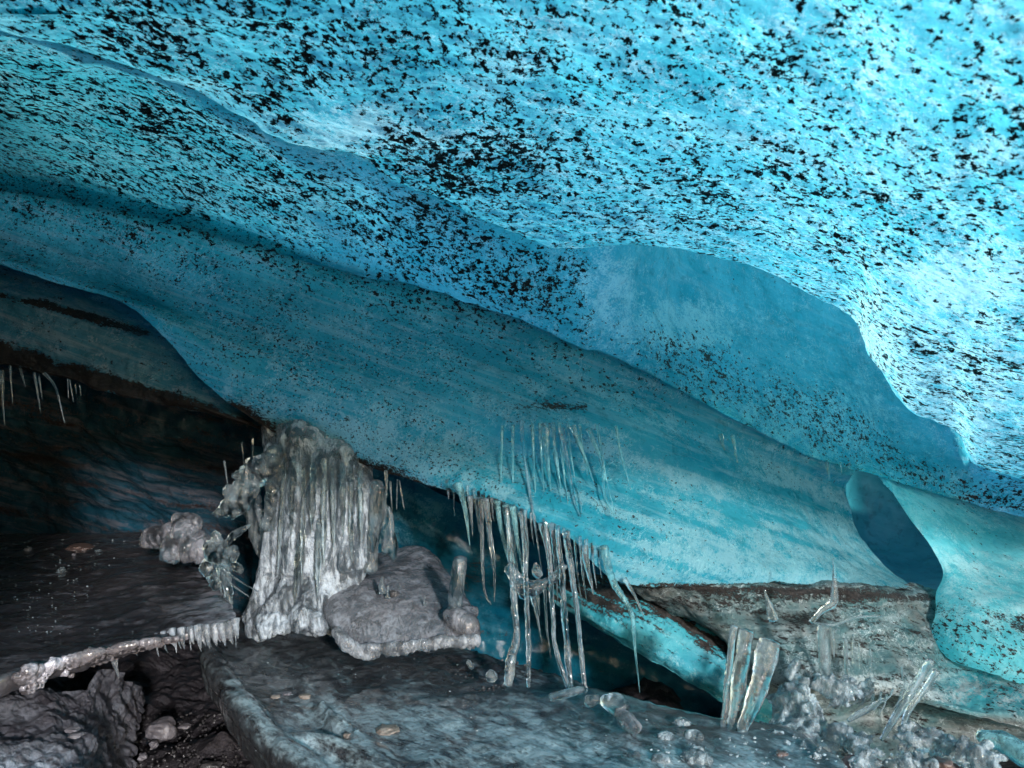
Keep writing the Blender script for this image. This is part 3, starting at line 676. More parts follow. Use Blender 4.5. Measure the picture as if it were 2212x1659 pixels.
def thick(name, rows, nu, nv, th, mat, vox=.016, amp=.02, scale=4, seed=1, fine=.004, smooth=3, rid=0, parent=None, attr=None, down=(0, 0, -1), extra=None):
    """a slab of ice with a curved top surface and real thickness"""
    tu = np.linspace(0, len(rows[0]) - 1, nu); tv = np.linspace(0, len(rows) - 1, nv)
    R = np.array([cr(np.array(r, float), tu) for r in rows]); S = cr(R, tv)
    G = Pa(S[..., 0], S[..., 1], S[..., 2])
    n = nu * nv; top = G.reshape(-1, 3); bot = top + np.array(down) * (th(S[..., 0]).reshape(-1, 1) if callable(th) else th)
    V = np.concatenate([top, bot])
    F = [tuple(f) for f in faces_grid_np(nv, nu)[:, ::-1]] + [tuple(f + n) for f in faces_grid_np(nv, nu)]
    def side(idx):
        for a, b_ in zip(idx[:-1], idx[1:]): F.append((a, b_, b_ + n, a + n))
    side(list(range(nu))); side([nu - 1 + j * nu for j in range(nv)]); side(list(range(n - 1, n - nu - 1, -1))); side([j * nu for j in range(nv - 1, -1, -1)])
    me = bpy.data.meshes.new(name); me.from_pydata([tuple(v) for v in V], [], [tuple(int(i) for i in f) for f in F])
    bm = bmesh.new(); bm.from_mesh(me); bmesh.ops.recalc_face_normals(bm, faces=bm.faces)
    if extra:
        me2 = balls_mesh("e", extra); bm.from_mesh(me2)
    bm.to_mesh(me); bm.free()
    return remeshed(name, me, vox, smooth, amp, scale, seed, fine, 30, (1, 1, 1), rid, mat, parent, attr)
zero = lambda co: {'spk': np.zeros(len(co)), 'dirt': np.zeros(len(co)), 'frost': np.ones(len(co)) * .3}

# left dark slab
Fz = -.80
def fd(py, z=Fz): return -z / ((py - 829.5) * PX)
slab_t = empty('ice_slab'); slab_t.location = Pw(250, 1450, 2.2); slab_t['kind'] = 'thing'
tag(slab_t, 'big dark flat ice slab at the left with a pale undercut front edge and drips', 'ice slab')
def sub(o, parent):
    o.parent = parent; o.matrix_parent_inverse = parent.matrix_world.inverted() if False else Matrix.Translation(-Vector(parent.location))
    return o
fr_ = [
 [(-800,1150,fd(1150)),(-200,1150,fd(1150)),(0,1152,fd(1152)),(150,1153,fd(1153)),(280,1150,fd(1150)),(360,1150,fd(1155)),(410,1160,fd(1170))],
 [(-800,1200,fd(1200)),(-200,1200,fd(1200)),(0,1200,fd(1200)),(160,1200,fd(1200)),(300,1195,fd(1200)),(400,1195,fd(1205)),(455,1210,fd(1225))],
 [(-800,1260,fd(1260)),(-200,1260,fd(1260)),(0,1260,fd(1260)),(170,1260,fd(1260)),(310,1250,fd(1260)),(420,1250,fd(1262)),(478,1272,fd(1285))],
 [(-800,1350,fd(1350)),(-200,1350,fd(1350)),(0,1340,fd(1340)),(160,1325,fd(1325)),(310,1305,fd(1315)),(440,1300,fd(1318)),(505,1315,fd(1345))],
 [(-800,1450,fd(1450)),(-200,1440,fd(1440)),(0,1425,fd(1425)),(150,1390,fd(1390)),(300,1355,fd(1362)),(440,1345,fd(1368)),(512,1350,fd(1400,-.84))],
 [(-800,1560,fd(1560)),(-200,1510,fd(1510)),(0,1462,fd(1462)),(120,1426,fd(1426)),(280,1385,fd(1395)),(430,1368,fd(1400,-.84)),(508,1372,fd(1420,-.87))],
]
def attr_slab(co):
    px = co[:, 0] / (co[:, 1] * PX) + 1106; py = (CZ - co[:, 2]) / (co[:, 1] * PX) + 829.5
    q = fbm(np.stack([px / 60, py / 20, px * 0], -1), 3, 77); q2 = fbm(np.stack([px / 160, py / 30, px * 0], -1), 3, 78)
    edge = np.clip((px - 330) / 170, 0, 1) * np.clip((py - 1180) / 150, 0, 1)
    return {'spk': px * 0, 'frost': .15 + .5 * q + 1.1 * edge + .5 * gauss(px, py, 430, 1180, 60, 40), 'dirt': .15 + .5 * q2}
sub(thick('slab_body', fr_, 90, 60, lambda x: np.interp(x, [0, 250, 380, 520], [.055, .045, .032, .026]), M['slab'], .0135, .018, 4, 101, .004, 3, .004, None, attr_slab), slab_t)
lip_r = [[(20,1462,2.0),(70,1442,2.04),(160,1416,2.13),(280,1390,2.21),(400,1376,2.27)],
         [(30,1476,2.03),(80,1462,2.07),(160,1434,2.16),(280,1400,2.23),(395,1382,2.29)],
         [(50,1494,2.1),(95,1484,2.14),(160,1456,2.22),(270,1408,2.30),(390,1386,2.32)]]
M['pink'] = dirty_floor('pale_pinkish_ice', (.06, .052, .055), (.15, .135, .14), (.60, .585, .64), .2, (1, 1, 1), (0, 0, 0), .8, 1.0, .15)
sub(thick('undercut_face', lip_r, 70, 18, .02, M['pink'], .009, .012, 16, 103, .007, 0, .010, None, lambda co: {'spk': co[:, 0] * 0, 'dirt': co[:, 0] * 0 + .2, 'frost': np.clip(1.1 - np.abs(co[:, 0] / (co[:, 1] * PX) + 1106 - 110) / 90, 0, 1) + .25 * gauss(co[:, 0] / (co[:, 1] * PX) + 1106, 0 * co[:, 0], 330, 0, 60, 1)}, (0, 1, -.4)), slab_t)
rnd = random.Random(5)
# drips along the slab's right front edge
for i, (x, y, l, w_) in enumerate([(290,1402,14,2),(318,1396,10,2),(336,1384,34,2.5),(352,1380,22,4),(372,1374,26,6),(392,1372,30,6),(412,1370,22,6),(428,1366,34,7),(446,1366,36,7),(462,1364,32,8),(480,1362,34,8),(496,1358,34,8),(508,1352,28,7),(250,1430,36,4),(243,1428,20,3)]):
    d_ = fd(1405, -.84) + .02
    sub(tube('drip', [(x, y - 16, d_ - .02, w_ * 1.5), (x + 2, y + l * .35, d_ - .03, w_ * .9), (x + 7, y + l, d_ - .02, .8)], M['drip'], i + 300, 10), slab_t)
for i in range(15):
    x = 350 + i * 11 + rnd.uniform(-5, 5); y = 1382 - (x - 345) * .10; w_ = rnd.uniform(1.8, 5); L = rnd.uniform(6, 30)
    sub(tube('drip', [(x, y - 16, fd(1400, -.84) - .01, w_), (x + 3, y + 2 + L * .3, fd(1400, -.84) - .02, w_ * .7), (x + rnd.uniform(4, 12), y + 4 + L, fd(1400, -.84) - .02, .7)], M['drip'] if i % 3 else M['clear'], i + 340, 9), slab_t)

# centre ice sheet with rounded rim
def fh(py): return floor_d(py, -1.05)
sh = [
 [(455,1350,fh(1372)),(560,1330,fh(1340)),(760,1340,fh(1345)),(960,1385,fh(1390)),(1150,1440,fh(1440)),(1330,1490,fh(1490)),(1480,1530,fh(1530)),(1700,1570,fh(1565))],
 [(432,1392,fh(1410)),(560,1370,fh(1372)),(760,1385,fh(1385)),(960,1430,fh(1430)),(1160,1475,fh(1475)),(1350,1525,fh(1525)),(1520,1560,fh(1560)),(1760,1600,fh(1600))],
 [(452,1430,fh(1440)),(580,1420,fh(1415)),(770,1430,fh(1432)),(970,1470,fh(1470)),(1180,1510,fh(1510)),(1380,1560,fh(1560)),(1560,1600,fh(1600)),(1820,1640,fh(1640))],
 [(488,1478,fh(1485)),(610,1480,fh(1470)),(790,1490,fh(1488)),(990,1520,fh(1520)),(1200,1560,fh(1560)),(1410,1610,fh(1610)),(1600,1650,fh(1650)),(1880,1700,fh(1700))],
 [(525,1538,fh(1545)),(660,1545,fh(1530)),(830,1555,fh(1552)),(1020,1580,fh(1580)),(1240,1620,fh(1620)),(1450,1680,fh(1680)),(1650,1730,fh(1730)),(1950,1790,fh(1790))],
 [(585,1612,fh(1612)),(720,1620,fh(1605)),(880,1630,fh(1628)),(1060,1655,fh(1655)),(1280,1700,fh(1700)),(1500,1780,fh(1780)),(1700,1850,fh(1850)),(2050,1950,fh(1950))],
 [(690,1760,fh(1760)),(820,1770,fh(1760)),(960,1780,fh(1780)),(1140,1830,fh(1830)),(1380,1900,fh(1900)),(1600,2000,fh(2000)),(1850,2100,fh(2100)),(2250,2250,fh(2250))],
]
ridge = [[(446,1408,fh(1420),20),(470,1450,fh(1462),24),(505,1502,fh(1512),26),(545,1560,fh(1568),28),(600,1618,fh(1620),32),(690,1700,fh(1690),40)],
         [(690,1520,fh(1528),7),(730,1560,fh(1566),13),(790,1612,fh(1612),15),(860,1665,fh(1660),14)],
         [(600,1585,fh(1600),10),(680,1592,fh(1600),12),(760,1618,fh(1624),12),(840,1665,fh(1668),14),(930,1730,fh(1730),20)]]
def attr_sheet(co):
    n = len(co); px = co[:, 0] / (co[:, 1] * PX) + 1106; py = (CZ - co[:, 2]) / (co[:, 1] * PX) + 829.5
    q = fbm(np.stack([(px - py * .6) / 60, (px + py) / 400, px * 0], -1), 3, 75)
    fr = .15 + .9 * np.exp(-((py - 1600 - (px - 1000) * .12) / 70) ** 2) * np.clip((px - 480) / 200, 0, 1) + 1.0 * q
    fr = fr + 1.0 * np.exp(-((py - np.interp(px, [446, 600, 930], [1410, 1610, 1730])) / 28) ** 2) * (py > 1470)
    return {'spk': px * 0, 'frost': fr, 'dirt': .45 * gauss(px, py, 1000, 1460, 260, 36) + .3 * gauss(px, py, 560, 1400, 120, 30) + .35 * q + .2}
sheet = thick('ice_sheet', sh, 130, 90, .16, M['sheet'], .017, .018, 3.6, 111, .006, 3, .004, None, attr_sheet, (0, .2, -1), ridge)
tag(sheet, 'grey-teal sheet of floor ice sloping across the foreground with a rounded rim along the pit', 'ice sheet', None, 'structure')

# ------------------------------------------------------------------ the ice pillar and its shelf
pillar = empty('ice_pillar'); pillar.location = Pw(660, 1350, 3.1); pillar['kind'] = 'thing'
tag(pillar, 'thick milky ice pillar of frozen flows joining the hanging wall to the floor', 'ice pillar')
D0 = 3.0
chains = [
 [(632,900,3.18,44),(650,960,D0,42),(655,1040,D0,46),(660,1120,D0,50),(662,1200,D0,56),(665,1270,D0,52)],
 [(722,925,3.16,50),(728,1010,D0,44),(726,1090,D0,48),(722,1170,D0,52),(715,1240,D0,50)],
 [(596,925,3.12,24),(602,1040,D0,20),(600,1120,D0,22),(590,1200,D0,22),(578,1260,D0,20),(548,1330,D0,18)],
 [(768,960,3.14,30),(776,1050,D0,24),(776,1130,D0,24),(772,1200,D0,26),(760,1236,D0,26)],
 [(680,905,3.14,44),(692,1000,2.95,20),(688,1080,2.92,18),(684,1130,2.94,12)],
 [(742,975,2.97,14),(745,1060,2.93,15),(748,1150,2.93,16),(744,1220,2.93,14)],
 [(650,975,2.96,12),(640,1060,2.92,12),(632,1150,2.92,14),(628,1230,2.92,16)],
 [(640,1290,2.96,44),(600,1330,2.96,36),(560,1356,2.98,24)],
 [(690,1280,2.96,40),(660,1330,2.9,34),(690,1352,2.86,18)],
]
def attr0(co): return {'frost': np.zeros(len(co))}
sub(remeshed('flow_column', balls_mesh('p', chains, 2, .45, .8), .0095, 2, .016, 12, 120, .004, 42, (1.6, 1.6, .35), .010, M['milky']), pillar)
sub(remeshed('side_column', balls_mesh('p', [[(814,1052,2.98,14),(812,1100,2.98,15),(806,1160,2.98,14),(800,1225,2.98,15)],
        [(838,1098,3.0,5),(842,1140,3.0,9),(845,1180,3.0,10),(851,1212,3.0,2.5)], [(826,1060,3.0,8),(828,1110,3.0,8),(830,1190,3.0,7)]], 2, .45, .7), .0065, 1, .012, 12, 121, .003, 40, (1.5, 1.5, .4), .005, M['clear']), pillar)
sub(remeshed('side_wing', balls_mesh('p', [[(602,985,2.96,22),(575,1005,2.94,26),(545,1030,2.92,28),(525,1058,2.9,26),(508,1082,2.9,20),(484,1104,2.9,12),(460,1110,2.9,3.5)],
        [(525,1058,2.9,20),(520,1088,2.9,18),(500,1120,2.9,5)], [(548,1012,2.92,10),(540,1000,2.92,9)], [(505,1055,2.9,10),(492,1062,2.9,7)], [(520,1030,2.92,12),(513,1022,2.92,6)],
        [(600,1010,2.95,16),(585,1070,2.95,14),(580,1130,2.95,10)]], 2, .45, .55), .0075, 1, .020, 14, 122, .005, 45, (1, 1, 1), .007, M['clear']), pillar)
for i, (x0, y0, x1, y1, w_) in enumerate([(614,1000,600,1230,5),(634,985,628,1180,6),(656,1010,652,1260,5),(676,1000,674,1150,7),(700,990,700,1225,6),(718,1010,722,1190,5),(738,1000,742,1160,6),(757,1010,760,1215,6),(778,1020,782,1170,5),(690,1120,686,1290,6),(648,1150,636,1310,6)]):
    f_ = lambda y: 2.865 + .04 * abs(x0 - 690) / 90
    sub(tube('runnel', [(x0, y0, f_(0) + .03, w_ * .8), ((x0 * 2 + x1) / 3, y0 + (y1 - y0) * .35, f_(0), w_), ((x0 + x1 * 2) / 3, y0 + (y1 - y0) * .7, f_(0), w_ * .8), (x1, y1, f_(0), 1)], M['clear'], 700 + i, 12, ripple=.12, rough_r=.16), pillar)
sub(tube('hanging_blade', [(540,1020,3.15,20),(545,1090,3.15,20),(556,1160,3.15,15),(566,1214,3.15,3)], M['clear'], 9, 16, flat=.35), pillar)

shelf = empty('ice_shelf'); shelf.location = Pw(870, 1420, 2.8); shelf['kind'] = 'thing'
tag(shelf, 'grey silty ice shelf jutting right from the pillar with a glittering rim of drips', 'ice shelf')
ss = [
 [(800,1196,3.45),(850,1186,3.45),(905,1178,3.45),(935,1196,3.4),(950,1212,3.38)],
 [(760,1232,3.2),(830,1225,3.2),(900,1222,3.2),(960,1240,3.2),(985,1262,3.2)],
 [(705,1270,3.0),(790,1262,2.98),(880,1268,2.98),(965,1280,2.98),(1010,1296,2.98)],
 [(700,1315,2.86),(780,1318,2.82),(870,1322,2.82),(965,1325,2.82),(1030,1335,2.84)],
 [(730,1362,2.78),(800,1372,2.74),(880,1368,2.74),(960,1362,2.74),(1036,1362,2.77)],
 [(750,1388,2.76),(810,1398,2.72),(890,1388,2.72),(960,1380,2.72),(1030,1382,2.75)],
]
knob = [[(1005,1322,2.78,17),(1022,1322,2.8,14)], [(985,1335,2.74,24),(1010,1350,2.74,26)], [(970,1330,2.75,18)]]
sub(thick('shelf_plate', ss, 60, 44, .036, M['shelf'], .012, .010, 6, 131, .003, 3, .003, None, attr0, (0, .05, -1), knob), shelf)
rim = []
rnd = random.Random(11)
for i in range(34):
    t = i / 33; x = 738 + t * 292; y = np.interp(x, [738, 775, 800, 840, 900, 960, 1030], [1384, 1405, 1408, 1404, 1396, 1388, 1386])
    l = rnd.uniform(8, 17) if x > 860 else rnd.uniform(10, 26)
    rim.append([(x, y - 6, 2.70, rnd.uniform(6, 9)), (x + rnd.uniform(-3, 3), y + l * .5, 2.70, rnd.uniform(3, 5)), (x + rnd.uniform(-4, 4), y + l, 2.70, 1.6)])
rim.append([(728,1368,2.72,12),(748,1392,2.70,14),(785,1416,2.70,9),(812,1420,2.7,4)]); rim.append([(800,1400,2.7,10),(900,1394,2.7,8),(1028,1384,2.7,10)])
sub(remeshed('rim_drips', balls_mesh('p', rim, 2, .5, 1), .0055, 1, .008, 20, 132, .003, 60, (1, 1, 1), .003, M['drip']), shelf)
flow2 = []
for i in range(16):
    x = 560 + i * 10; y = np.interp(x, [560, 640, 720], [1350, 1335, 1352])
    flow2.append([(x, y - 10, 2.9, 10), (x + 3, y + rnd.uniform(4, 16), 2.86, 5), (x + 4, y + rnd.uniform(18, 34), 2.86, 1.8)])
sub(remeshed('base_drips', balls_mesh('p', flow2, 2, .5, 1), .0065, 1, .010, 18, 133, .003, 60, (1, 1, 1), .003, M['milky']), pillar)

# ------------------------------------------------------------------ icicles
def icicle(pts, label, group, mat='clear', seed=0, seg=14, cat='icicle', name='icicle', **kw):
    pts = [(x, y, d, r * .76) for x, y, d, r in pts]
    o = tube(name, pts, M[mat], seed, seg, **kw)
    # origin at the root
    r = Pw(*pts[0][:3]); me = o.data
    me.transform(Matrix.Translation(-r)); o.location = r
    return tag(o, label, cat, group)
def pts3(p, d, w0, w1=1.0, lean=0.0):
    n = len(p); out = []
    for i, (x, y) in enumerate(p):
        t = i / (n - 1); out.append((x, y, d - lean * t, (w0 * (1 - t) + w1 * t) if n > 2 else (w0 if i == 0 else w1)))
    if n == 2:
        (x0, y0), (x1, y1) = p
        out = [out[0], ((x0 + x1) / 2, (y0 + y1) / 2, d - lean / 2, w0 * .55 + w1 * .3), out[1]]
    return out
ORD = ['first', 'second', 'third', 'fourth', 'fifth', 'sixth', 'seventh', 'eighth', 'ninth', 'tenth', 'eleventh', 'twelfth', 'thirteenth', 'fourteenth', 'fifteenth', 'sixteenth']
gL = 'icicles hanging from the dark ledge at the left'
left = [([(4,800),(6,860),(10,920)],5.5),([(22,790),(27,872)],4),([(44,796),(55,836)],4),([(74,806),(88,892)],4),([(84,812),(92,864)],2.6),([(96,806),(120,838),(140,914)],5),([(146,818),(148,860)],1.6),([(150,820),(159,868)],1.8),([(163,830),(165,850)],1.5),([(172,832),(175,854)],1.5)]
desc = ['longest icicle at the far left end of the row under the dark ledge','thin straight icicle, second from the left under the dark ledge','short stubby icicle, third from the left under the dark ledge',
        'slightly slanting icicle, fourth from the left under the dark ledge','thin short icicle close beside the curved one under the dark ledge','bent icicle curving down right, the thickest of the ledge row',
        'hair-thin straight icicle just right of the bent one','hair-thin slanting icicle, second right of the bent one','tiny spike near the right end of the dark ledge row','last tiny spike at the right end of the dark ledge row']
for i, ((p, w_), ds) in enumerate(zip(left, desc)): icicle(pts3(p, 3.02, w_), ds, gL, 'clear', 400 + i)

ORD2 = ORD + ['seventeenth', 'eighteenth', 'nineteenth', 'twentieth', 'twenty-first', 'twenty-second', 'twenty-third', 'twenty-fourth', 'twenty-fifth', 'twenty-sixth', 'twenty-seventh', 'twenty-eighth', 'twenty-ninth', 'thirtieth']
gC = 'fringe of icicles under the silt line of the hanging wall'
DC = 2.72
cen = [
 ([(967,1036),(969,1078)],7,2.86,'short icicle at the left end of the fringe by the silt line'),
 ([(979,1040),(982,1113)],3.5,2.86,'thin pencil-like icicle beside the short first one of the fringe'),
 ([(987,1044),(1003,1090),(1015,1178)],13,2.8,'broad-rooted blue-edged icicle, third in the fringe from the left'),
 ([(1015,1072),(1018,1110),(1021,1158)],8,2.78,'blunt clear icicle with a lumpy end, fourth in the fringe'),
 ([(1030,1076),(1032,1110),(1035,1150)],7,2.78,'short glinting icicle tucked behind the long fifth one'),
 ([(1039,1076),(1041,1167),(1046,1272),(1061,1306)],7.5,2.74,'long icicle with a broken bent tip near the shelf block'),
 ([(1049,1078),(1062,1180),(1068,1235),(1068,1300)],8.5,2.74,'long icicle ending in a thin thread beside the bent-tip one'),
 ([(1066,1084),(1065,1120)],5,2.76,'small dark-tipped spike between two long fringe icicles'),
 ([(1074,1082),(1085,1155),(1106,1242)],10,2.73,'stout leaning icicle, first of three in the middle of the fringe'),
 ([(1092,1090),(1101,1160),(1116,1240)],10,2.72,'stout leaning icicle, middle of the three parallel ones'),
 ([(1107,1094),(1118,1170),(1130,1242)],10,2.71,'stout leaning icicle, right one of the three parallel ones'),
 ([(1122,1104),(1138,1170),(1141,1230)],7,2.72,'ragged clear icicle just right of the three parallel ones'),
 ([(1167,1130),(1178,1175),(1184,1222)],8,2.72,'tapering icicle with blue edges beneath the long thin one'),
 ([(1191,1130),(1199,1208),(1205,1300)],9,2.70,'long straight glittering icicle left of the big columns'),
 ([(1259,1180),(1272,1240),(1282,1284)],13,2.70,'wide glassy icicle ending in a needle at the right of the fringe'),
 ([(1304,1180),(1327,1262),(1362,1320),(1372,1405),(1382,1496)],13,2.70,'long kinked icicle farthest right, reaching almost to the floor'),
 ([(1349,1250),(1370,1285),(1391,1332)],7,2.72,'small slanting icicle off the right side of the kinked one'),
]
for i, (p, w_, d_, ds) in enumerate(cen):
    icicle(pts3(p, d_, w_), ds, gC, 'clear' if i not in (2, 8, 9, 10, 15) else 'clearblue', 430 + i)
rf = random.Random(21)
xs_ = [994, 1003, 1010, 1024, 1034, 1045, 1055, 1062, 1080, 1088, 1098, 1104, 1114, 1126, 1134, 1146, 1154, 1174, 1182, 1198, 1206, 1218, 1228, 1240, 1252, 1266, 1278, 1292]
nb_ = ['far left', 'left', 'left middle', 'middle', 'middle right', 'right', 'far right']
for i, x in enumerate(xs_):
    ye = float(np.interp(x, [990, 1060, 1140, 1220, 1300], [1046, 1082, 1112, 1150, 1190])); L = rf.choice([28, 40, 55, 75, 110, 140]) * rf.uniform(.8, 1.2); w_ = rf.uniform(2.2, 5.5)
    ln = L * .12; dz = float(np.interp(x, [990, 1060, 1140, 1300], [2.84, 2.76, 2.70, 2.70])) + rf.uniform(-.02, .03)
    kind_ = ('hair-thin' if w_ < 3.2 else 'slim' if w_ < 4.4 else 'stout') + (' short' if L < 45 else ' medium' if L < 90 else ' long')
    icicle([(x, ye - 8, dz, w_), (x + ln * .4, ye + L * .5, dz, w_ * .62), (x + ln, ye + L, dz, .7)], kind_ + ' icicle, ' + ORD2[i] + ' from the left among the small ones filling the fringe', 'smaller icicles filling the fringe', 'clear', 600 + i, 10)
gU = 'icicles running down the face of the hanging wall'
upc = [
 ([(1126,908),(1133,989),(1148,1086),(1159,1155),(1170,1232)],6,2.70,'very long thin icicle running from the belly crease down past the fringe','clear'),
 ([(1213,925),(1226,1000),(1240,1080),(1254,1116)],9,2.76,'bright rippled icicle, thickest on the wall face right of centre','clear'),
 ([(1199,978),(1205,1015),(1212,1056)],8,2.76,'short rippled icicle left of the thickest one on the wall face','clearblue'),
 ([(1250,1040),(1253,1070),(1257,1110)],4,2.74,'thin glittering icicle right of the thickest one on the wall face','clear'),
 ([(1178,915),(1182,990),(1190,1060)],14,2.86,'broad cyan frozen flow under the belly crease','clearblue'),
 ([(1236,920),(1262,985),(1282,1040)],9,2.84,'slanting frozen rivulet spreading right from the belly crease','clearblue'),
 ([(1270,925),(1300,1000),(1306,1070),(1330,1120)],8,2.80,'longest rivulet arcing right down the wall face','clearblue'),
]
bd = lambda y: float(np.interp(y, [900, 915, 1000, 1080, 1140, 1200], [2.92, 2.885, 2.86, 2.765, 2.69, 2.70]))
for i, (p, w_, d_, ds, mt) in enumerate(upc):
    icicle([(x, y, (bd(y) - .01) if i else (bd(y) - .02 if y < 1100 else 2.66), wk) for (x, y), wk in zip(p, np.linspace(w_ * .9, 1.4, len(p)))], ds, gU, mt, 460 + i, flat=.6 if i > 3 else 1)
rv = random.Random(3)
riv = ['just left of the very long thin icicle', 'between the very long icicle and the cyan flow', 'right beside the broad cyan flow', 'left of the thickest wall icicle', 'crossing behind the thickest wall icicle',
       'just right of the thickest wall icicle', 'between the slanting rivulet and the arcing one', 'right of the arcing rivulet', 'farthest right on the wall face', 'farthest left under the belly crease']
for i, (x, ds) in enumerate(zip([1108, 1150, 1166, 1195, 1208, 1226, 1252, 1290, 1330, 1085], riv)):
    L = rv.uniform(110, 215); y0 = 912 + abs(x - 1200) * .06
    lean = (x - 1110) * .0022 * L * .5
    icicle([(x, y0, bd(y0), 4.5), (x + lean * .4, y0 + L * .5, bd(y0 + L * .5) - .004, 3.5), (x + lean, y0 + L, bd(y0 + L) - .004, 1.2)], 'thin frozen rivulet ' + ds, 'frozen rivulets on the wall face', 'clearblue', 900 + i, 10, flat=.7)
gK = 'ice columns reaching the floor below the fringe'
DK = 2.58
colm = [
 ([(1094,1096),(1100,1160),(1105,1236),(1111,1324),(1117,1370),(1104,1430),(1098,1480)],[6,7,9,10,10,14,11],'twisted thick clear column left of all the floor-reaching ones'),
 ([(1126,1106),(1134,1200),(1138,1290),(1142,1387),(1142,1440),(1142,1484)],[5,6,7,7,6,5],'slim straight column second from the left among the floor-reaching ones'),
 ([(1178,1126),(1186,1190),(1190,1250),(1194,1330),(1200,1400),(1228,1488)],[4.5,5.5,6.5,6.5,6.5,6],'bent column whose foot kicks to the right'),
 ([(1203,1138),(1211,1215),(1217,1290),(1222,1358),(1228,1430),(1234,1492)],[6,8,8.5,8.5,8.5,7],'thickest straight column in the middle of the floor-reaching ones'),
 ([(1222,1150),(1231,1210),(1244,1301),(1256,1415),(1265,1500)],[9,9,7,6.5,5.5],'gently curved column at the right end of the floor-reaching ones'),
]
for i, (p, ws, ds) in enumerate(colm):
    icicle([(x, y, float(np.interp(y, [1100, 1250, 1490], [2.70, 2.64, 2.50])), w_) for k, ((x, y), w_) in enumerate(zip(p, ws))], ds, gK, 'clear', 480 + i, 16, name='ice_column', cat='ice column', rough_r=.12)
mid = [([(1151,1288),(1159,1324),(1171,1390)],9,'crooked short icicle hanging between the two left columns'),
       ([(1175,1262),(1182,1358),(1190,1425)],5,'needle icicle hanging just left of the bent column'),
       ([(1160,1270),(1163,1300),(1166,1330)],6,'stubby icicle beside the crooked short one')]
for i, (p, w_, ds) in enumerate(mid): icicle(pts3(p, 2.66, w_), ds, 'short icicles between the columns', 'clear', 495 + i)
# frozen web joining them
web = remeshed('frozen_web', balls_mesh('p', [[(1100,1232,2.66,10),(1130,1262,2.66,12),(1160,1268,2.66,10),(1195,1250,2.66,9),(1215,1225,2.66,8)],
        [(1105,1225,2.66,9),(1118,1262,2.66,12),(1130,1282,2.66,9)], [(1158,1215,2.66,2),(1160,1240,2.66,8)], [(1140,1285,2.66,4),(1170,1272,2.66,6)]], 2, .5, .6), .006, 1, .014, 16, 140, .004, 50, (1, 1, 1), .005, M['clear'])
tag(recenter(web), 'lumpy clear ice web joining the fringe icicles to the columns below', 'frozen web')
gP = 'small icicles by the pillar'
for i, (p, w_, d_, ds) in enumerate([
 ([(834,1016),(835,1076)],5,2.95,'short tapering icicle nearest the pillar on its right side'),
 ([(843,1040),(847,1102)],3.2,2.92,'blunt thin icicle second to the right of the pillar'),
 ([(858,1036),(857,1100)],2,2.92,'straight thin icicle third to the right of the pillar'),
 ([(863,1038),(873,1100)],2.2,2.92,'slanting hair-thin icicle fourth to the right of the pillar'),
 ([(484,996),(493,1056)],3.5,3.1,'dark glassy stub icicle farthest left of the pillar'),
 ([(522,955),(530,1030)],3,3.1,'thin icicle in the teal niche left of the pillar'),
 ([(545,945),(547,1000)],2.2,3.1,'faint hair-thin icicle nearest the pillar in the teal niche')]):
    icicle(pts3(p, d_, w_), ds, gP, 'clear', 510 + i)
gR = 'small icicles under the roof edge at the right'
for i, (p, w_, d_, ds) in enumerate([
 ([(1557,938),(1562,965),(1571,995)],7,3.25,'clear icicle, left of the pair hanging in front of the blue hollow right of centre'),
 ([(1568,940),(1572,952)],2,3.25,'tiny spike between the pair of icicles right of centre'),
 ([(1582,940),(1588,970),(1595,1008)],6.5,3.25,'clear icicle, right of the pair hanging in front of the blue hollow right of centre'),
 ([(1786,998),(1792,1036)],6,3.5,'short icicle above left of the tunnel mouth, largest of three'),
 ([(1815,998),(1819,1026)],3,3.5,'thin short icicle above the tunnel mouth, middle of three'),
 ([(1835,1000),(1836,1014)],2.5,3.5,'tiny icicle above the tunnel mouth, right of three')]):
    icicle(pts3(p, d_, w_), ds, gR, 'clearblue', 520 + i)

# ------------------------------------------------------------------ standing and broken pieces at the right
def shard(pts, label, mat='clear', group=None, seed=0, seg=7, name='ice_shard', cat='ice shard', flat=.7, **kw):
    o = tube(name, pts, M[mat], seed, seg, flat=flat, rough_r=.12, ripple=.03, **kw)
    return tag(recenter(o), label, cat, group)
g1 = 'broken clear shafts leaning together at lower right'
shard([(1587,1352,2.34,8),(1578,1420,2.32,8),(1570,1500,2.30,8),(1560,1580,2.28,6)], 'thin outer shaft on the left of the leaning clear bundle', 'clear', g1, 1, 9)
shard([(1612,1362,2.33,17),(1602,1430,2.31,17),(1592,1510,2.29,16),(1578,1588,2.27,13)], 'broad flat-topped shaft in the middle of the leaning clear bundle', 'clear', g1, 2, 8)
shard([(1664,1385,2.30,24),(1652,1440,2.28,23),(1630,1510,2.26,19),(1598,1592,2.24,13)], 'thickest curved shaft on the right of the leaning clear bundle', 'clear', g1, 3, 8)
shard([(1672,1340,2.55,12),(1662,1310,2.55,9),(1650,1274,2.55,1)], 'upright thorn-shaped ice spike against the silty bank', 'clear', 'upright ice spikes', 4)
shard([(1752,1344,2.6,6),(1775,1320,2.6,6),(1800,1300,2.6,11),(1803,1255,2.6,6),(1800,1206,2.6,.6)], 'tall needle-tipped ice spike with a bent foot on the silty bank', 'clear', 'upright ice spikes', 5, flat=.4)
shard([(1780,1352,2.55,13),(1780,1400,2.55,12),(1781,1440,2.55,12),(1782,1462,2.55,14)], 'short rippled ice column standing below the needle-tipped spike', 'clear', None, 6, 14, 'ice_column', 'ice column', 1)
shard([(1826,1380,2.58,5),(1827,1425,2.58,4),(1828,1460,2.58,4)], 'thin straight rod of ice right of the short rippled column', 'clear', None, 7, 8, 'ice_rod', 'ice rod', 1)
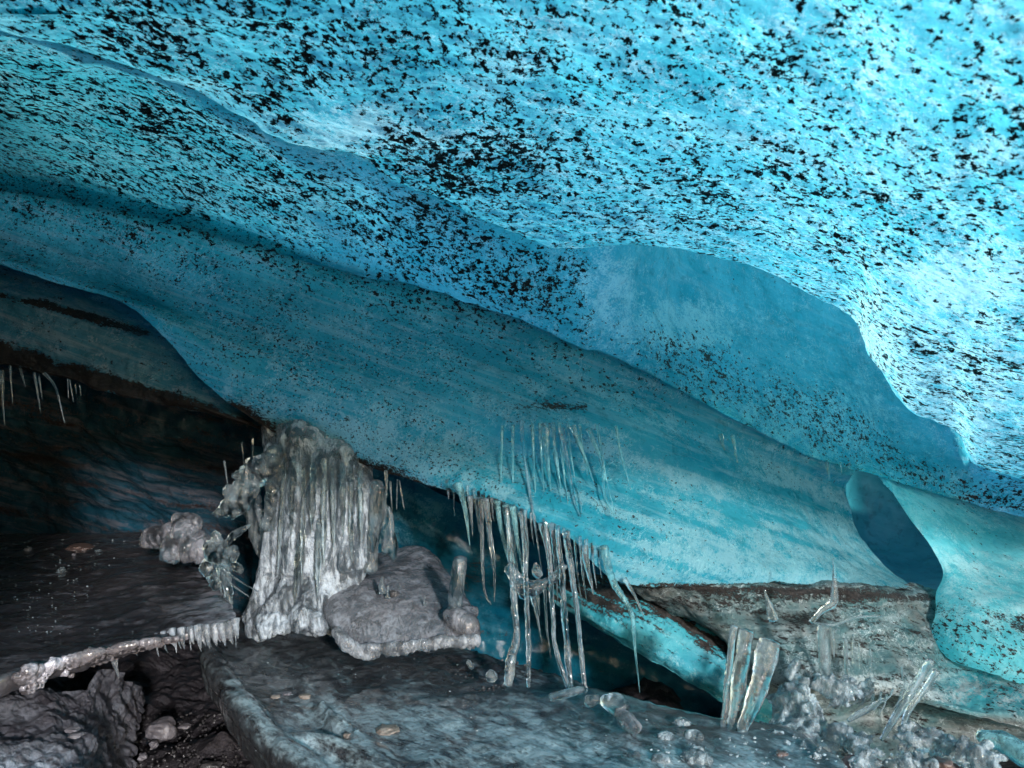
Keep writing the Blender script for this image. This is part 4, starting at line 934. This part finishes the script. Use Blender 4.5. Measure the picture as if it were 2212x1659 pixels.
shard([(1757,1345,2.58,2.5),(1800,1350,2.58,3),(1850,1334,2.6,2.5),(1910,1330,2.62,1.4)], 'thin horizontal ice thread along the silty bank', 'clear', None, 8, 7, 'ice_thread', 'ice thread')
g2 = 'fallen icicles leaning at the far right'
shard([(2012,1428,2.42,10),(1980,1475,2.38,9),(1945,1530,2.34,9),(1904,1598,2.28,5)], 'long fallen icicle leaning to the left, upper one of the crossing pair', 'clear', g2, 9, 9, 'fallen_icicle', 'icicle')
shard([(2022,1450,2.40,8),(1990,1500,2.36,7),(1962,1535,2.34,7),(1948,1582,2.30,5)], 'shorter fallen icicle tucked under the long leaning one', 'clear', g2, 10, 9, 'fallen_icicle', 'icicle')
shard([(1912,1508,2.44,4),(1880,1530,2.42,6),(1850,1545,2.4,7),(1832,1556,2.38,5)], 'curled fallen icicle lying left of the leaning pair', 'clear', g2, 11, 9, 'fallen_icicle', 'icicle')
def cyl(p0, p1, r, label, name='fallen_icicle', cat='icicle', seed=0):
    o = tube(name, [(*p0, r), ((p0[0] + p1[0]) / 2, (p0[1] + p1[1]) / 2, (p0[2] + p1[2]) / 2, r * 1.02), (*p1, r * .95)], M['clear'], seed, 16, wob=.02, ripple=.02, rough_r=.04)
    return tag(recenter(o), label, cat)
cyl((1190, 1507, 2.36), (1262, 1489, 2.42), 9, 'broken cylinder of clear ice lying at the foot of the columns', seed=3)

blk = thick('standing_block', [[(978,1212,2.76),(990,1206,2.76),(1006,1212,2.76)],[(972,1270,2.76),(985,1270,2.74),(1000,1270,2.76)],[(966,1332,2.76),(980,1332,2.74),(994,1332,2.76)]], 12, 20, .05, M['clear'], .006, .006, 12, 150, .002, 1, .002, None, None, (0, 1, 0))
tag(recenter(blk), 'upright clear block of ice standing at the right end of the grey shelf', 'ice block')
for i, (p, w_, ds) in enumerate([([(826,1282),(824,1262),(826,1245)], 8, 'larger clear stub of ice standing on the grey shelf'), ([(838,1292),(837,1280),(839,1264)], 5, 'smaller pointed stub beside the larger one on the shelf'),
                                 ([(917,1308),(917,1300),(918,1288)], 4.5, 'lone small ice tooth in the middle of the grey shelf')]):
    d_ = 2.86 if i < 2 else 2.84
    shard([(x, y, d_, w_ * (1 - .4 * k)) for k, (x, y) in enumerate(p)], ds, 'clear', 'ice stubs standing on the shelf', 20 + i, 7, 'ice_stub', 'ice stub')

# knobs and spray of ice on the left slab's far corner
kn = remeshed('knobbly_ice', balls_mesh('p', [[(395,1128,2.95,16),(402,1150,2.92,24),(405,1180,2.88,26)], [(420,1130,2.93,12)], [(378,1175,2.9,20),(372,1195,2.86,18)], [(430,1165,2.9,16),(432,1190,2.86,18)],
       [(345,1160,3.08,17)], [(325,1163,3.1,16),(345,1160,3.08,15),(365,1160,3.02,15)], [(362,1150,3.0,12)], [(416,1122,2.93,8)], [(386,1121,2.95,9)]], 2, .5, .8), .0085, 1, .015, 14, 160, .005, 40, (1, 1, 1), .012, M['knob'])
tag(recenter(kn), 'knobbly rounded cluster of ice on the far corner of the dark slab', 'ice cluster')
kn2 = remeshed('ice_spray', balls_mesh('p', [[(455,1185,2.8,16),(470,1200,2.78,18),(480,1225,2.75,14)], [(468,1160,2.8,8),(472,1168,2.8,9)], [(488,1196,2.76,9),(504,1188,2.76,8),(512,1198,2.76,5),(505,1210,2.76,5)],
       [(478,1185,2.78,8),(500,1160,2.78,7),(525,1143,2.78,5),(541,1131,2.78,1.5)], [(480,1225,2.75,12),(490,1260,2.7,10),(496,1300,2.68,7)], [(450,1225,2.76,14),(465,1262,2.72,10)],
       [(486,1215,2.8,9),(506,1222,2.8,8),(520,1232,2.82,6)]], 2, .45, .8), .0065, 1, .012, 16, 161, .004, 45, (1, 1, 1), .005, M['clear'])
tag(recenter(kn2), 'curling spray of clear ice with a raised leaf-like blade between slab and pillar', 'ice spray')
for i, (p, w_, ds) in enumerate([([(474,1222),(510,1250),(554,1276)], 5, 'upper of two icicles sweeping right from the ice spray'), ([(472,1230),(500,1262),(540,1290)], 4.5, 'lower of two icicles sweeping right from the ice spray'),
                                 ([(470,1225),(475,1260),(482,1300)], 4.5, 'hanging icicle straight below the ice spray')]):
    icicle(pts3(p, 2.7, w_), ds, 'icicles sprouting from the ice spray', 'clear', 530 + i)

# ------------------------------------------------------------------ crystal rubble and lumps
def shards_mesh(name, chains_, seed, n_per=10, dsc=1.0):
    """heaps of splintered blocks: random convex splinters strung along the chains"""
    r_ = np.random.RandomState(seed); bm = bmesh.new()
    for ch in chains_:
        A = np.array([c[:4] for c in ch], float)
        n = max(2, int(n_per * max(1, len(A) * 1.6)))
        for k in range(n):
            t = r_.uniform(0, len(A) - 1) if len(A) > 1 else 0.0
            px, py, d, r = pwl(A, np.array([t]))[0] if len(A) > 1 else A[0]
            R_ = r * PX * d
            c = np.array(Pw(px, py, d)) + r_.normal(0, .42, 3) * R_ * np.array([1, dsc, 1])
            pts = np.sign(r_.normal(0, 1, (9, 3))) * r_.uniform(.55, 1, (9, 3))
            pts *= np.array([r_.uniform(.22, .5), r_.uniform(.3, .6), r_.uniform(.7, 1.25)]) * R_ * r_.uniform(.6, 1.0)
            M_ = Matrix.Rotation(r_.normal(.3, .8), 3, 'Y') @ Matrix.Rotation(r_.uniform(-1, 1), 3, 'X') @ Matrix.Rotation(r_.uniform(0, 3), 3, 'Z')
            vs = [bm.verts.new(Vector(c) + M_ @ Vector(p)) for p in pts]
            res = bmesh.ops.convex_hull(bm, input=vs)
            bmesh.ops.delete(bm, geom=[v for v in res['geom_interior'] if isinstance(v, bmesh.types.BMVert)], context='VERTS')
        for a in A:
            bmesh.ops.create_icosphere(bm, subdivisions=2, radius=a[3] * PX * a[2] * .42, matrix=Matrix.Translation(Pw(*a[:3])))
        for a, b_ in zip(A[:-1], A[1:]):
            for k in (.33, .66):
                q = a + (b_ - a) * k
                bmesh.ops.create_icosphere(bm, subdivisions=2, radius=q[3] * PX * q[2] * .38, matrix=Matrix.Translation(Pw(*q[:3])))
    bmesh.ops.recalc_face_normals(bm, faces=bm.faces)
    me = bpy.data.meshes.new(name); bm.to_mesh(me); bm.free()
    return me
def lump(chains_, label, mat='crystal', vox=.0058, amp=.003, rid=.002, seed=1, name='ice_chunk', cat='ice chunk', group=None, dsc=1.0, fine=.002):
    src = shards_mesh('p', chains_, seed) if mat == 'crystal' and name not in ('ice_flake',) else balls_mesh('p', chains_, 2, .5, dsc)
    o = remeshed(name, src, vox, 0 if mat == 'crystal' else 1, amp, 13, seed, fine, 42, (1, 1, 1), rid, M[mat])
    return tag(recenter(o), label, cat, group)
lump([[(1720,1470,2.5,34),(1715,1520,2.42,44),(1725,1570,2.34,48),(1745,1610,2.26,44)], [(1690,1560,2.36,24),(1680,1600,2.3,20)], [(1760,1560,2.4,28)]], 'tall heap of glittering crystal ice right of the leaning shafts', seed=170, name='crystal_heap', cat='ice heap', vox=.0065)
lump([[(1782,1470,2.52,20),(1790,1488,2.5,24),(1830,1492,2.52,20),(1880,1490,2.56,16),(1740,1480,2.52,14)]], 'white frosty ledge of ice around the foot of the short column', seed=171, name='frost_ledge', cat='ice ledge')
g3 = 'chunks of clear ice in the lower right corner'
lump([[(1790,1590,2.3,24),(1830,1600,2.26,30),(1870,1620,2.2,28)]], 'rounded clear chunk left of the leaning fallen icicles', seed=172, group=g3)
lump([[(1945,1592,2.22,16),(1985,1602,2.2,24),(2030,1606,2.2,26),(2055,1612,2.2,16)]], 'long clear chunk below the leaning fallen icicles', seed=173, group=g3)
lump([[(2075,1626,2.12,26),(2110,1636,2.1,28),(2145,1650,2.06,20)]], 'white glittering chunk near the bottom right corner', seed=174, group=g3)
lump([[(2125,1592,2.2,14),(2165,1602,2.18,22),(2210,1630,2.14,26),(2260,1650,2.1,26)]], 'pale blue tilted chunk at the right edge', seed=175, group=g3, mat='clearblue')
lump([[(1855,1640,2.08,20),(1890,1625,2.1,16),(1850,1665,2.04,20)]], 'small white frosted chunk at the bottom edge right of centre', seed=176, group=g3)
lump([[(1640,1600,2.25,18),(1690,1620,2.2,26),(1740,1640,2.15,30),(1800,1655,2.1,26)]], 'low wide chunk in front of the crystal heap', seed=177, group=g3)
lump([[(1930,1650,2.06,24),(1990,1660,2.04,28),(2040,1680,2.0,24)]], 'bottom edge chunk below the long clear one', seed=178, group=g3)
g4 = 'rounded lumps of ice on the sheet'
lump([[(1310,1515,2.32,15),(1330,1520,2.32,23),(1345,1526,2.3,16)]], 'domed clear lump right of the columns', 'clear', .006, .005, .002, 180, 'ice_lump', 'ice lump', g4, 1, .001)
lump([[(1340,1542,2.24,11),(1354,1556,2.22,18),(1368,1568,2.2,15)]], 'egg-shaped frosty lump in front of the domed one', 'knob', .006, .005, .003, 181, 'ice_lump', 'ice lump', g4, 1, .001)
lump([[(1275,1515,2.34,10),(1290,1510,2.34,8)]], 'small rough lump between the fallen cylinder and the domed lump', 'clear', .005, .008, .004, 182, 'ice_lump', 'ice lump', g4, 1, .002)
lump([[(1061,1460,2.52,12)]], 'round glassy ball of ice on the dark gravel beyond the shelf', 'clear', .005, .004, .002, 183, 'ice_lump', 'ice lump', g4, 1, .001)
lump([[(1012,1432,2.6,6),(1018,1440,2.6,5)]], 'small pale fragment right below the shelf tip', 'clear', .004, .004, .002, 184, 'ice_lump', 'ice lump', g4, 1, .001)
g5 = 'thin flat ice flakes on the floor'
for i, (x, y, rx, ry, ds) in enumerate([(1440,1592,20,7,'flat ice flake just right of the egg-shaped lump'),(1500,1590,16,8,'folded ice flake left of the leaning shafts'),(1428,1640,22,8,'round thin flake at the bottom edge left of the stone'),
                                        (1508,1640,34,12,'large glassy flake near the bottom edge'),(1495,1618,30,6,'thin flake behind the large glassy one'),(1376,1630,10,3,'tiny pale sliver at the bottom edge right of centre'),
                                        (1475,1560,20,5,'long thin flake at the foot of the slanted ledge')]):
    d_ = floor_d(y, -1.04)
    lump([[(x - rx * .6, y, d_, ry), (x, y - 1, d_, ry * 1.1), (x + rx * .6, y + 2, d_ - .01, ry * .8)]], ds, 'crystal', .0055, .006, .004, 190 + i, 'ice_flake', 'ice flake', g5, 1.6, .002)

gf = 'curved grass-like icicles under the frosty ledge'
fd_ = ['first', 'second', 'third', 'fourth', 'fifth', 'sixth', 'seventh', 'eighth', 'ninth', 'tenth', 'eleventh', 'twelfth']
for i in range(12):
    x = 1786 + i * 15 + rv.uniform(-3, 3); y0 = 1496 + rv.uniform(-4, 4) - (4 if i > 8 else 0); L = rv.uniform(20, 48)
    icicle([(x + 10, y0, 2.52, 3.4), (x + 4, y0 + L * .55, 2.49, 2.6), (x - 8, y0 + L, 2.47, .8)], fd_[i] + ' curved thin icicle from the left under the frosty ledge', gf, 'clear', 930 + i, 9)
gv = 'thin ice rods on the silty bank'
for i, (x, y0, y1, ds) in enumerate([(1842, 1370, 1440, 'tall thin rod of ice'), (1856, 1390, 1448, 'hair-thin rod of ice'), (1880, 1400, 1452, 'short pale rod of ice'), (1948, 1440, 1470, 'stubby glittering rod of ice'), (1800, 1360, 1420, 'faint rod of ice')]):
    loc = ['second', 'third', 'fourth', 'last', 'first'][i]
    icicle([(x, y0, 2.66, 2.4), (x + 1, (y0 + y1) / 2, 2.65, 2.6), (x + 2, y1, 2.64, 1.6)], ds + ' on the silty bank, ' + loc + ' right of the rippled column', gv, 'clear', 950 + i, 9, name='ice_rod', cat='ice rod')
rc = np.random.RandomState(8); bm = bmesh.new()
for i in range(620):
    k = i % 4
    if k < 2: px = rc.uniform(0, 480); py = rc.uniform(1165, 1370); d_ = fd(py + 2) - .01; r = rc.uniform(.5, 1.6)
    elif k == 2: px = rc.uniform(540, 1500); py = rc.uniform(1420, 1650); d_ = floor_d(py, -1.04); r = rc.uniform(.5, 1.6)
    else: px = rc.uniform(1380, 2150); py = rc.uniform(1590, 1660); d_ = floor_d(py, -1.03); r = rc.uniform(.8, 3.2)
    if k == 2 and py < 1400 + (px - 900) * .28: continue
    r *= PX * d_
    res = bmesh.ops.create_icosphere(bm, subdivisions=1, radius=r, matrix=Matrix.Translation(Pw(px, py, d_)) @ Matrix.Rotation(rc.uniform(0, 3), 4, 'X') @ Matrix.Diagonal((1.5, .8, .7, 1)))
    for v in res['verts']: v.co += Vector(rc.uniform(-.4, .4, 3)) * r
me = bpy.data.meshes.new('ice_crumbs'); bm.to_mesh(me); bm.free()
tag(link('ice_crumbs', me, M['crystal']), 'tiny glinting crumbs of broken ice strewn over slab and sheet', 'ice crumbs', None, 'stuff')

# ------------------------------------------------------------------ stones
def stone(px, py, r, label, mat='rock_grey', z=None, sx=1, sy=1, seed=0, d=None, group=None, sz=.75, name='stone'):
    bm = bmesh.new(); bmesh.ops.create_icosphere(bm, subdivisions=4, radius=1)
    co = np.array([v.co[:] for v in bm.verts])
    f = 1 + fbm(co * 1.1 + seed * 3.7, 3, seed) * .55
    q = np.sign(co) * np.abs(co) ** .8
    co = q * f[:, None]
    R = r * PX * d
    co = co * np.array([R * sx, R * sy, R * sz])
    for v, c in zip(bm.verts, co): v.co = c
    me = bpy.data.meshes.new(name); bm.to_mesh(me); bm.free()
    me.polygons.foreach_set("use_smooth", [True] * len(me.polygons))
    o = link(name, me, M[mat]); o.location = Pw(px, py, d)
    return tag(recenter(o), label, 'stone', group)
gs = 'stones lying on the ice sheet'
fs = lambda y: floor_d(y, -1.047)
stone(754,1594,12,'biggest brown stone of the three against the sheet ridge','rock_tan',seed=1,d=fs(1594),group=gs)
stone(764,1611,8,'middle angular stone of the three against the sheet ridge','rock_tan',seed=2,d=fs(1611),group=gs)
stone(776,1622,8,'smallest flat pale stone of the three against the sheet ridge','rock_tan',seed=3,d=fs(1622),group=gs,sx=1.2,sz=.5)
stone(836,1576,20,'flat elongated tan stone half sunk in the sheet','rock_tan',seed=4,d=fs(1580)*1.004,group=gs,sx=1.2,sz=.28)
stone(744,1568,12,'thin sliver of tan stone behind the three stones','rock_tan',seed=5,d=fs(1570),group=gs,sx=1.1,sz=.2)
stone(659,1504,9,'small rusty stone at the start of the inner ridge','rock_tan',seed=6,d=fs(1506),group=gs,sx=1.4,sz=.45)
stone(620,1498,7,'tiny grey stone left of the rusty one','rock_grey',seed=7,d=fs(1499),group=gs,sx=1.4,sz=.4)
stone(596,1505,6,'tiny pale stone farthest left on the sheet','rock_tan',seed=8,d=fs(1505),group=gs,sx=1.6,sz=.4)
stone(852,1282,9,'dark stone frozen in the shelf beside the clear stubs','rock_dark',seed=9,d=2.85,group=None)
stone(1684,1634,15,'reddish-grey stone in front of the crystal heap','rock_rust',seed=10,d=2.12)
stone(2035,1654,22,'dark brown stone at the bottom edge in the corner rubble','rock_rust',seed=11,d=2.02)
gp_ = 'stones in the gravel pit'
stone(350,1578,27,'largest pale knobbly stone in the pit','rock_grey',seed=12,d=2.95,group=gp_,sx=1.15)
stone(333,1608,9,'small rounded stone in front of the largest one','rock_grey',seed=13,d=2.85,group=gp_)
stone(308,1634,9,'rounded stone near the bottom edge of the pit','rock_grey',seed=14,d=2.78,group=gp_)
stone(400,1568,9,'flat stone right of the largest one in the pit','rock_grey',seed=15,d=2.95,group=gp_,sx=1.5,sz=.4)
stone(270,1490,22,'long pale boulder in the shadow under the slab','rock_grey',seed=16,d=3.3,group=gp_,sx=1.4,sz=.6)
stone(157,1576,11,'upper of two flat stones on the mud bank','rock_grey',seed=17,d=2.2,group=gp_,sx=1.3,sz=.4)
stone(164,1588,11,'lower of two flat stones on the mud bank','rock_grey',seed=18,d=2.17,group=gp_,sx=1.3,sz=.4)
stone(455,1655,16,'flat dark stone at the bottom edge of the pit','rock_dark',seed=19,d=2.75,group=gp_,sx=1.3,sz=.5)
gd = 'bits on the dark slab'
stone(171,1184,24,'flat rust-brown stone frozen into the far part of the slab','rock_rust',seed=21,d=fd(1184)-.03,group=gd,sx=1.1,sz=.3)
stone(60,1187,7,'small grey stone near the left edge of the slab','rock_grey',seed=22,d=fd(1188)-.03,group=gd)
stone(160,1198,4,'tiny pale pebble left of the rust-brown stone','rock_grey',seed=23,d=fd(1199)-.03,group=gd)
for i, (x0, y0, x1, y1, r, ds) in enumerate([(126,1240,136,1228,7,'stubby broken icicle lying on the dark slab'),(206,1190,220,1189,3,'short sliver of ice beyond the rust-brown stone'),(296,1219,306,1217,5,'small ice nub in the middle of the dark slab'),(2,1185,16,1180,3,'ice sliver at the left edge of the slab')]):
    d_ = fd((y0 + y1) / 2 + 4)
    cyl((x0, y0, d_), (x1, y1, d_), r, ds, 'ice_fragment', 'ice fragment', 30 + i)

# gravel too many to count on the dark floor beyond the shelf
rs = np.random.RandomState(4)
bm = bmesh.new()
for i in range(900):
    if i < 500:
        px = rs.normal(1060, 70); py = rs.uniform(1420, 1520) ; d_ = floor_d(py, -1.05) + .01
        if py < 1400 + abs(px - 1000) * .25: continue
    else:
        px = rs.uniform(180, 520); py = rs.uniform(1540, 1665); d_ = floor_d(py, -1.42)
    r = rs.uniform(1.2, 4.5) ** 1.0 * PX * d_
    mtx = Matrix.Translation(Pw(px, py, d_)) @ Matrix.Rotation(rs.uniform(0, 3), 4, 'Z') @ Matrix.Diagonal((1, rs.uniform(.6, 1), rs.uniform(.5, .9), 1))
    res = bmesh.ops.create_icosphere(bm, subdivisions=1, radius=r, matrix=mtx)
    for v in res['verts']: v.co += Vector(rs.uniform(-.25, .25, 3)) * r
me = bpy.data.meshes.new('gravel'); bm.to_mesh(me); bm.free()
tag(link('gravel', me, M['rock_dark']), 'loose wet gravel scattered beyond the shelf and in the pit', 'gravel', None, 'stuff')

# ------------------------------------------------------------------ unseen masses added round the cave to block sun and sky light
M['outer'] = dirty_floor('blocker_mass_surface', (.10, .12, .13), (.16, .19, .20), (.3, .33, .35), .5, (1, 1, 1), (0, 0, 0), 0, .5, .3)
def hull(name, x0, x1, y0, y1, z0, z1, label, seed, amp=.3, n=30):
    """a rough solid unseen mass that blocks light"""
    bm = bmesh.new(); bmesh.ops.create_cube(bm, size=1)
    bmesh.ops.subdivide_edges(bm, edges=bm.edges, cuts=n, use_grid_fill=True)
    co = np.array([v.co[:] for v in bm.verts]); co = co * np.array([x1 - x0, y1 - y0, z1 - z0]) + np.array([(x0 + x1) / 2, (y0 + y1) / 2, (z0 + z1) / 2])
    off = np.stack([fbm(co * .8 + 9 * k, 4, seed + k) for k in range(3)], -1) * amp
    for v, c in zip(bm.verts, co + off): v.co = c
    me = bpy.data.meshes.new(name); bm.to_mesh(me); bm.free()
    me.polygons.foreach_set("use_smooth", [True] * len(me.polygons))
    set_attrs(me, {'spk': np.zeros(len(me.vertices)), 'dirt': np.zeros(len(me.vertices)), 'frost': np.ones(len(me.vertices)) * .5})
    return tag(link(name, me, M['outer']), label, 'light blocker', None, 'structure')
hull('glacier_light_blocker', -14, .6, 7.0, 16, -3, 2.9, 'unseen light-blocking glacier mass added behind the left of the cave', 200)
hull('glacier_light_blocker', .4, 14, 7.3, 16, -3, 2.3, 'low unseen light-blocking glacier mass added behind the right of the cave', 205)
hull('glacier_light_blocker', -14, -4.2, -6, 8, -3, 6, 'unseen light-blocking glacier mass added left of the cave', 210)
hull('glacier_light_blocker', -14, -.4, 1.2, 5.0, 3.0, 7, 'thick unseen glacier mass added above the left of the cave to block sky light', 220)
hull('glacier_light_blocker', 3.7, 12, 2.1, 5.0, -3, 2.1, 'low unseen mass added right of the tunnel to block the sun', 240)
hull('glacier_light_blocker', -9, .05, -3.0, -1.8, -3, 6, 'unseen mass added behind the camera to keep sun off the left', 230)
gz = bpy.data.meshes.new('terrain'); gz.from_pydata([(-200, -200, -1.2), (200, -200, -1.2), (200, 200, -1.2), (-200, 200, -1.2)], [], [(0, 1, 2, 3)])
tag(link('terrain', gz, M['gravel']), None, None, None, 'structure')
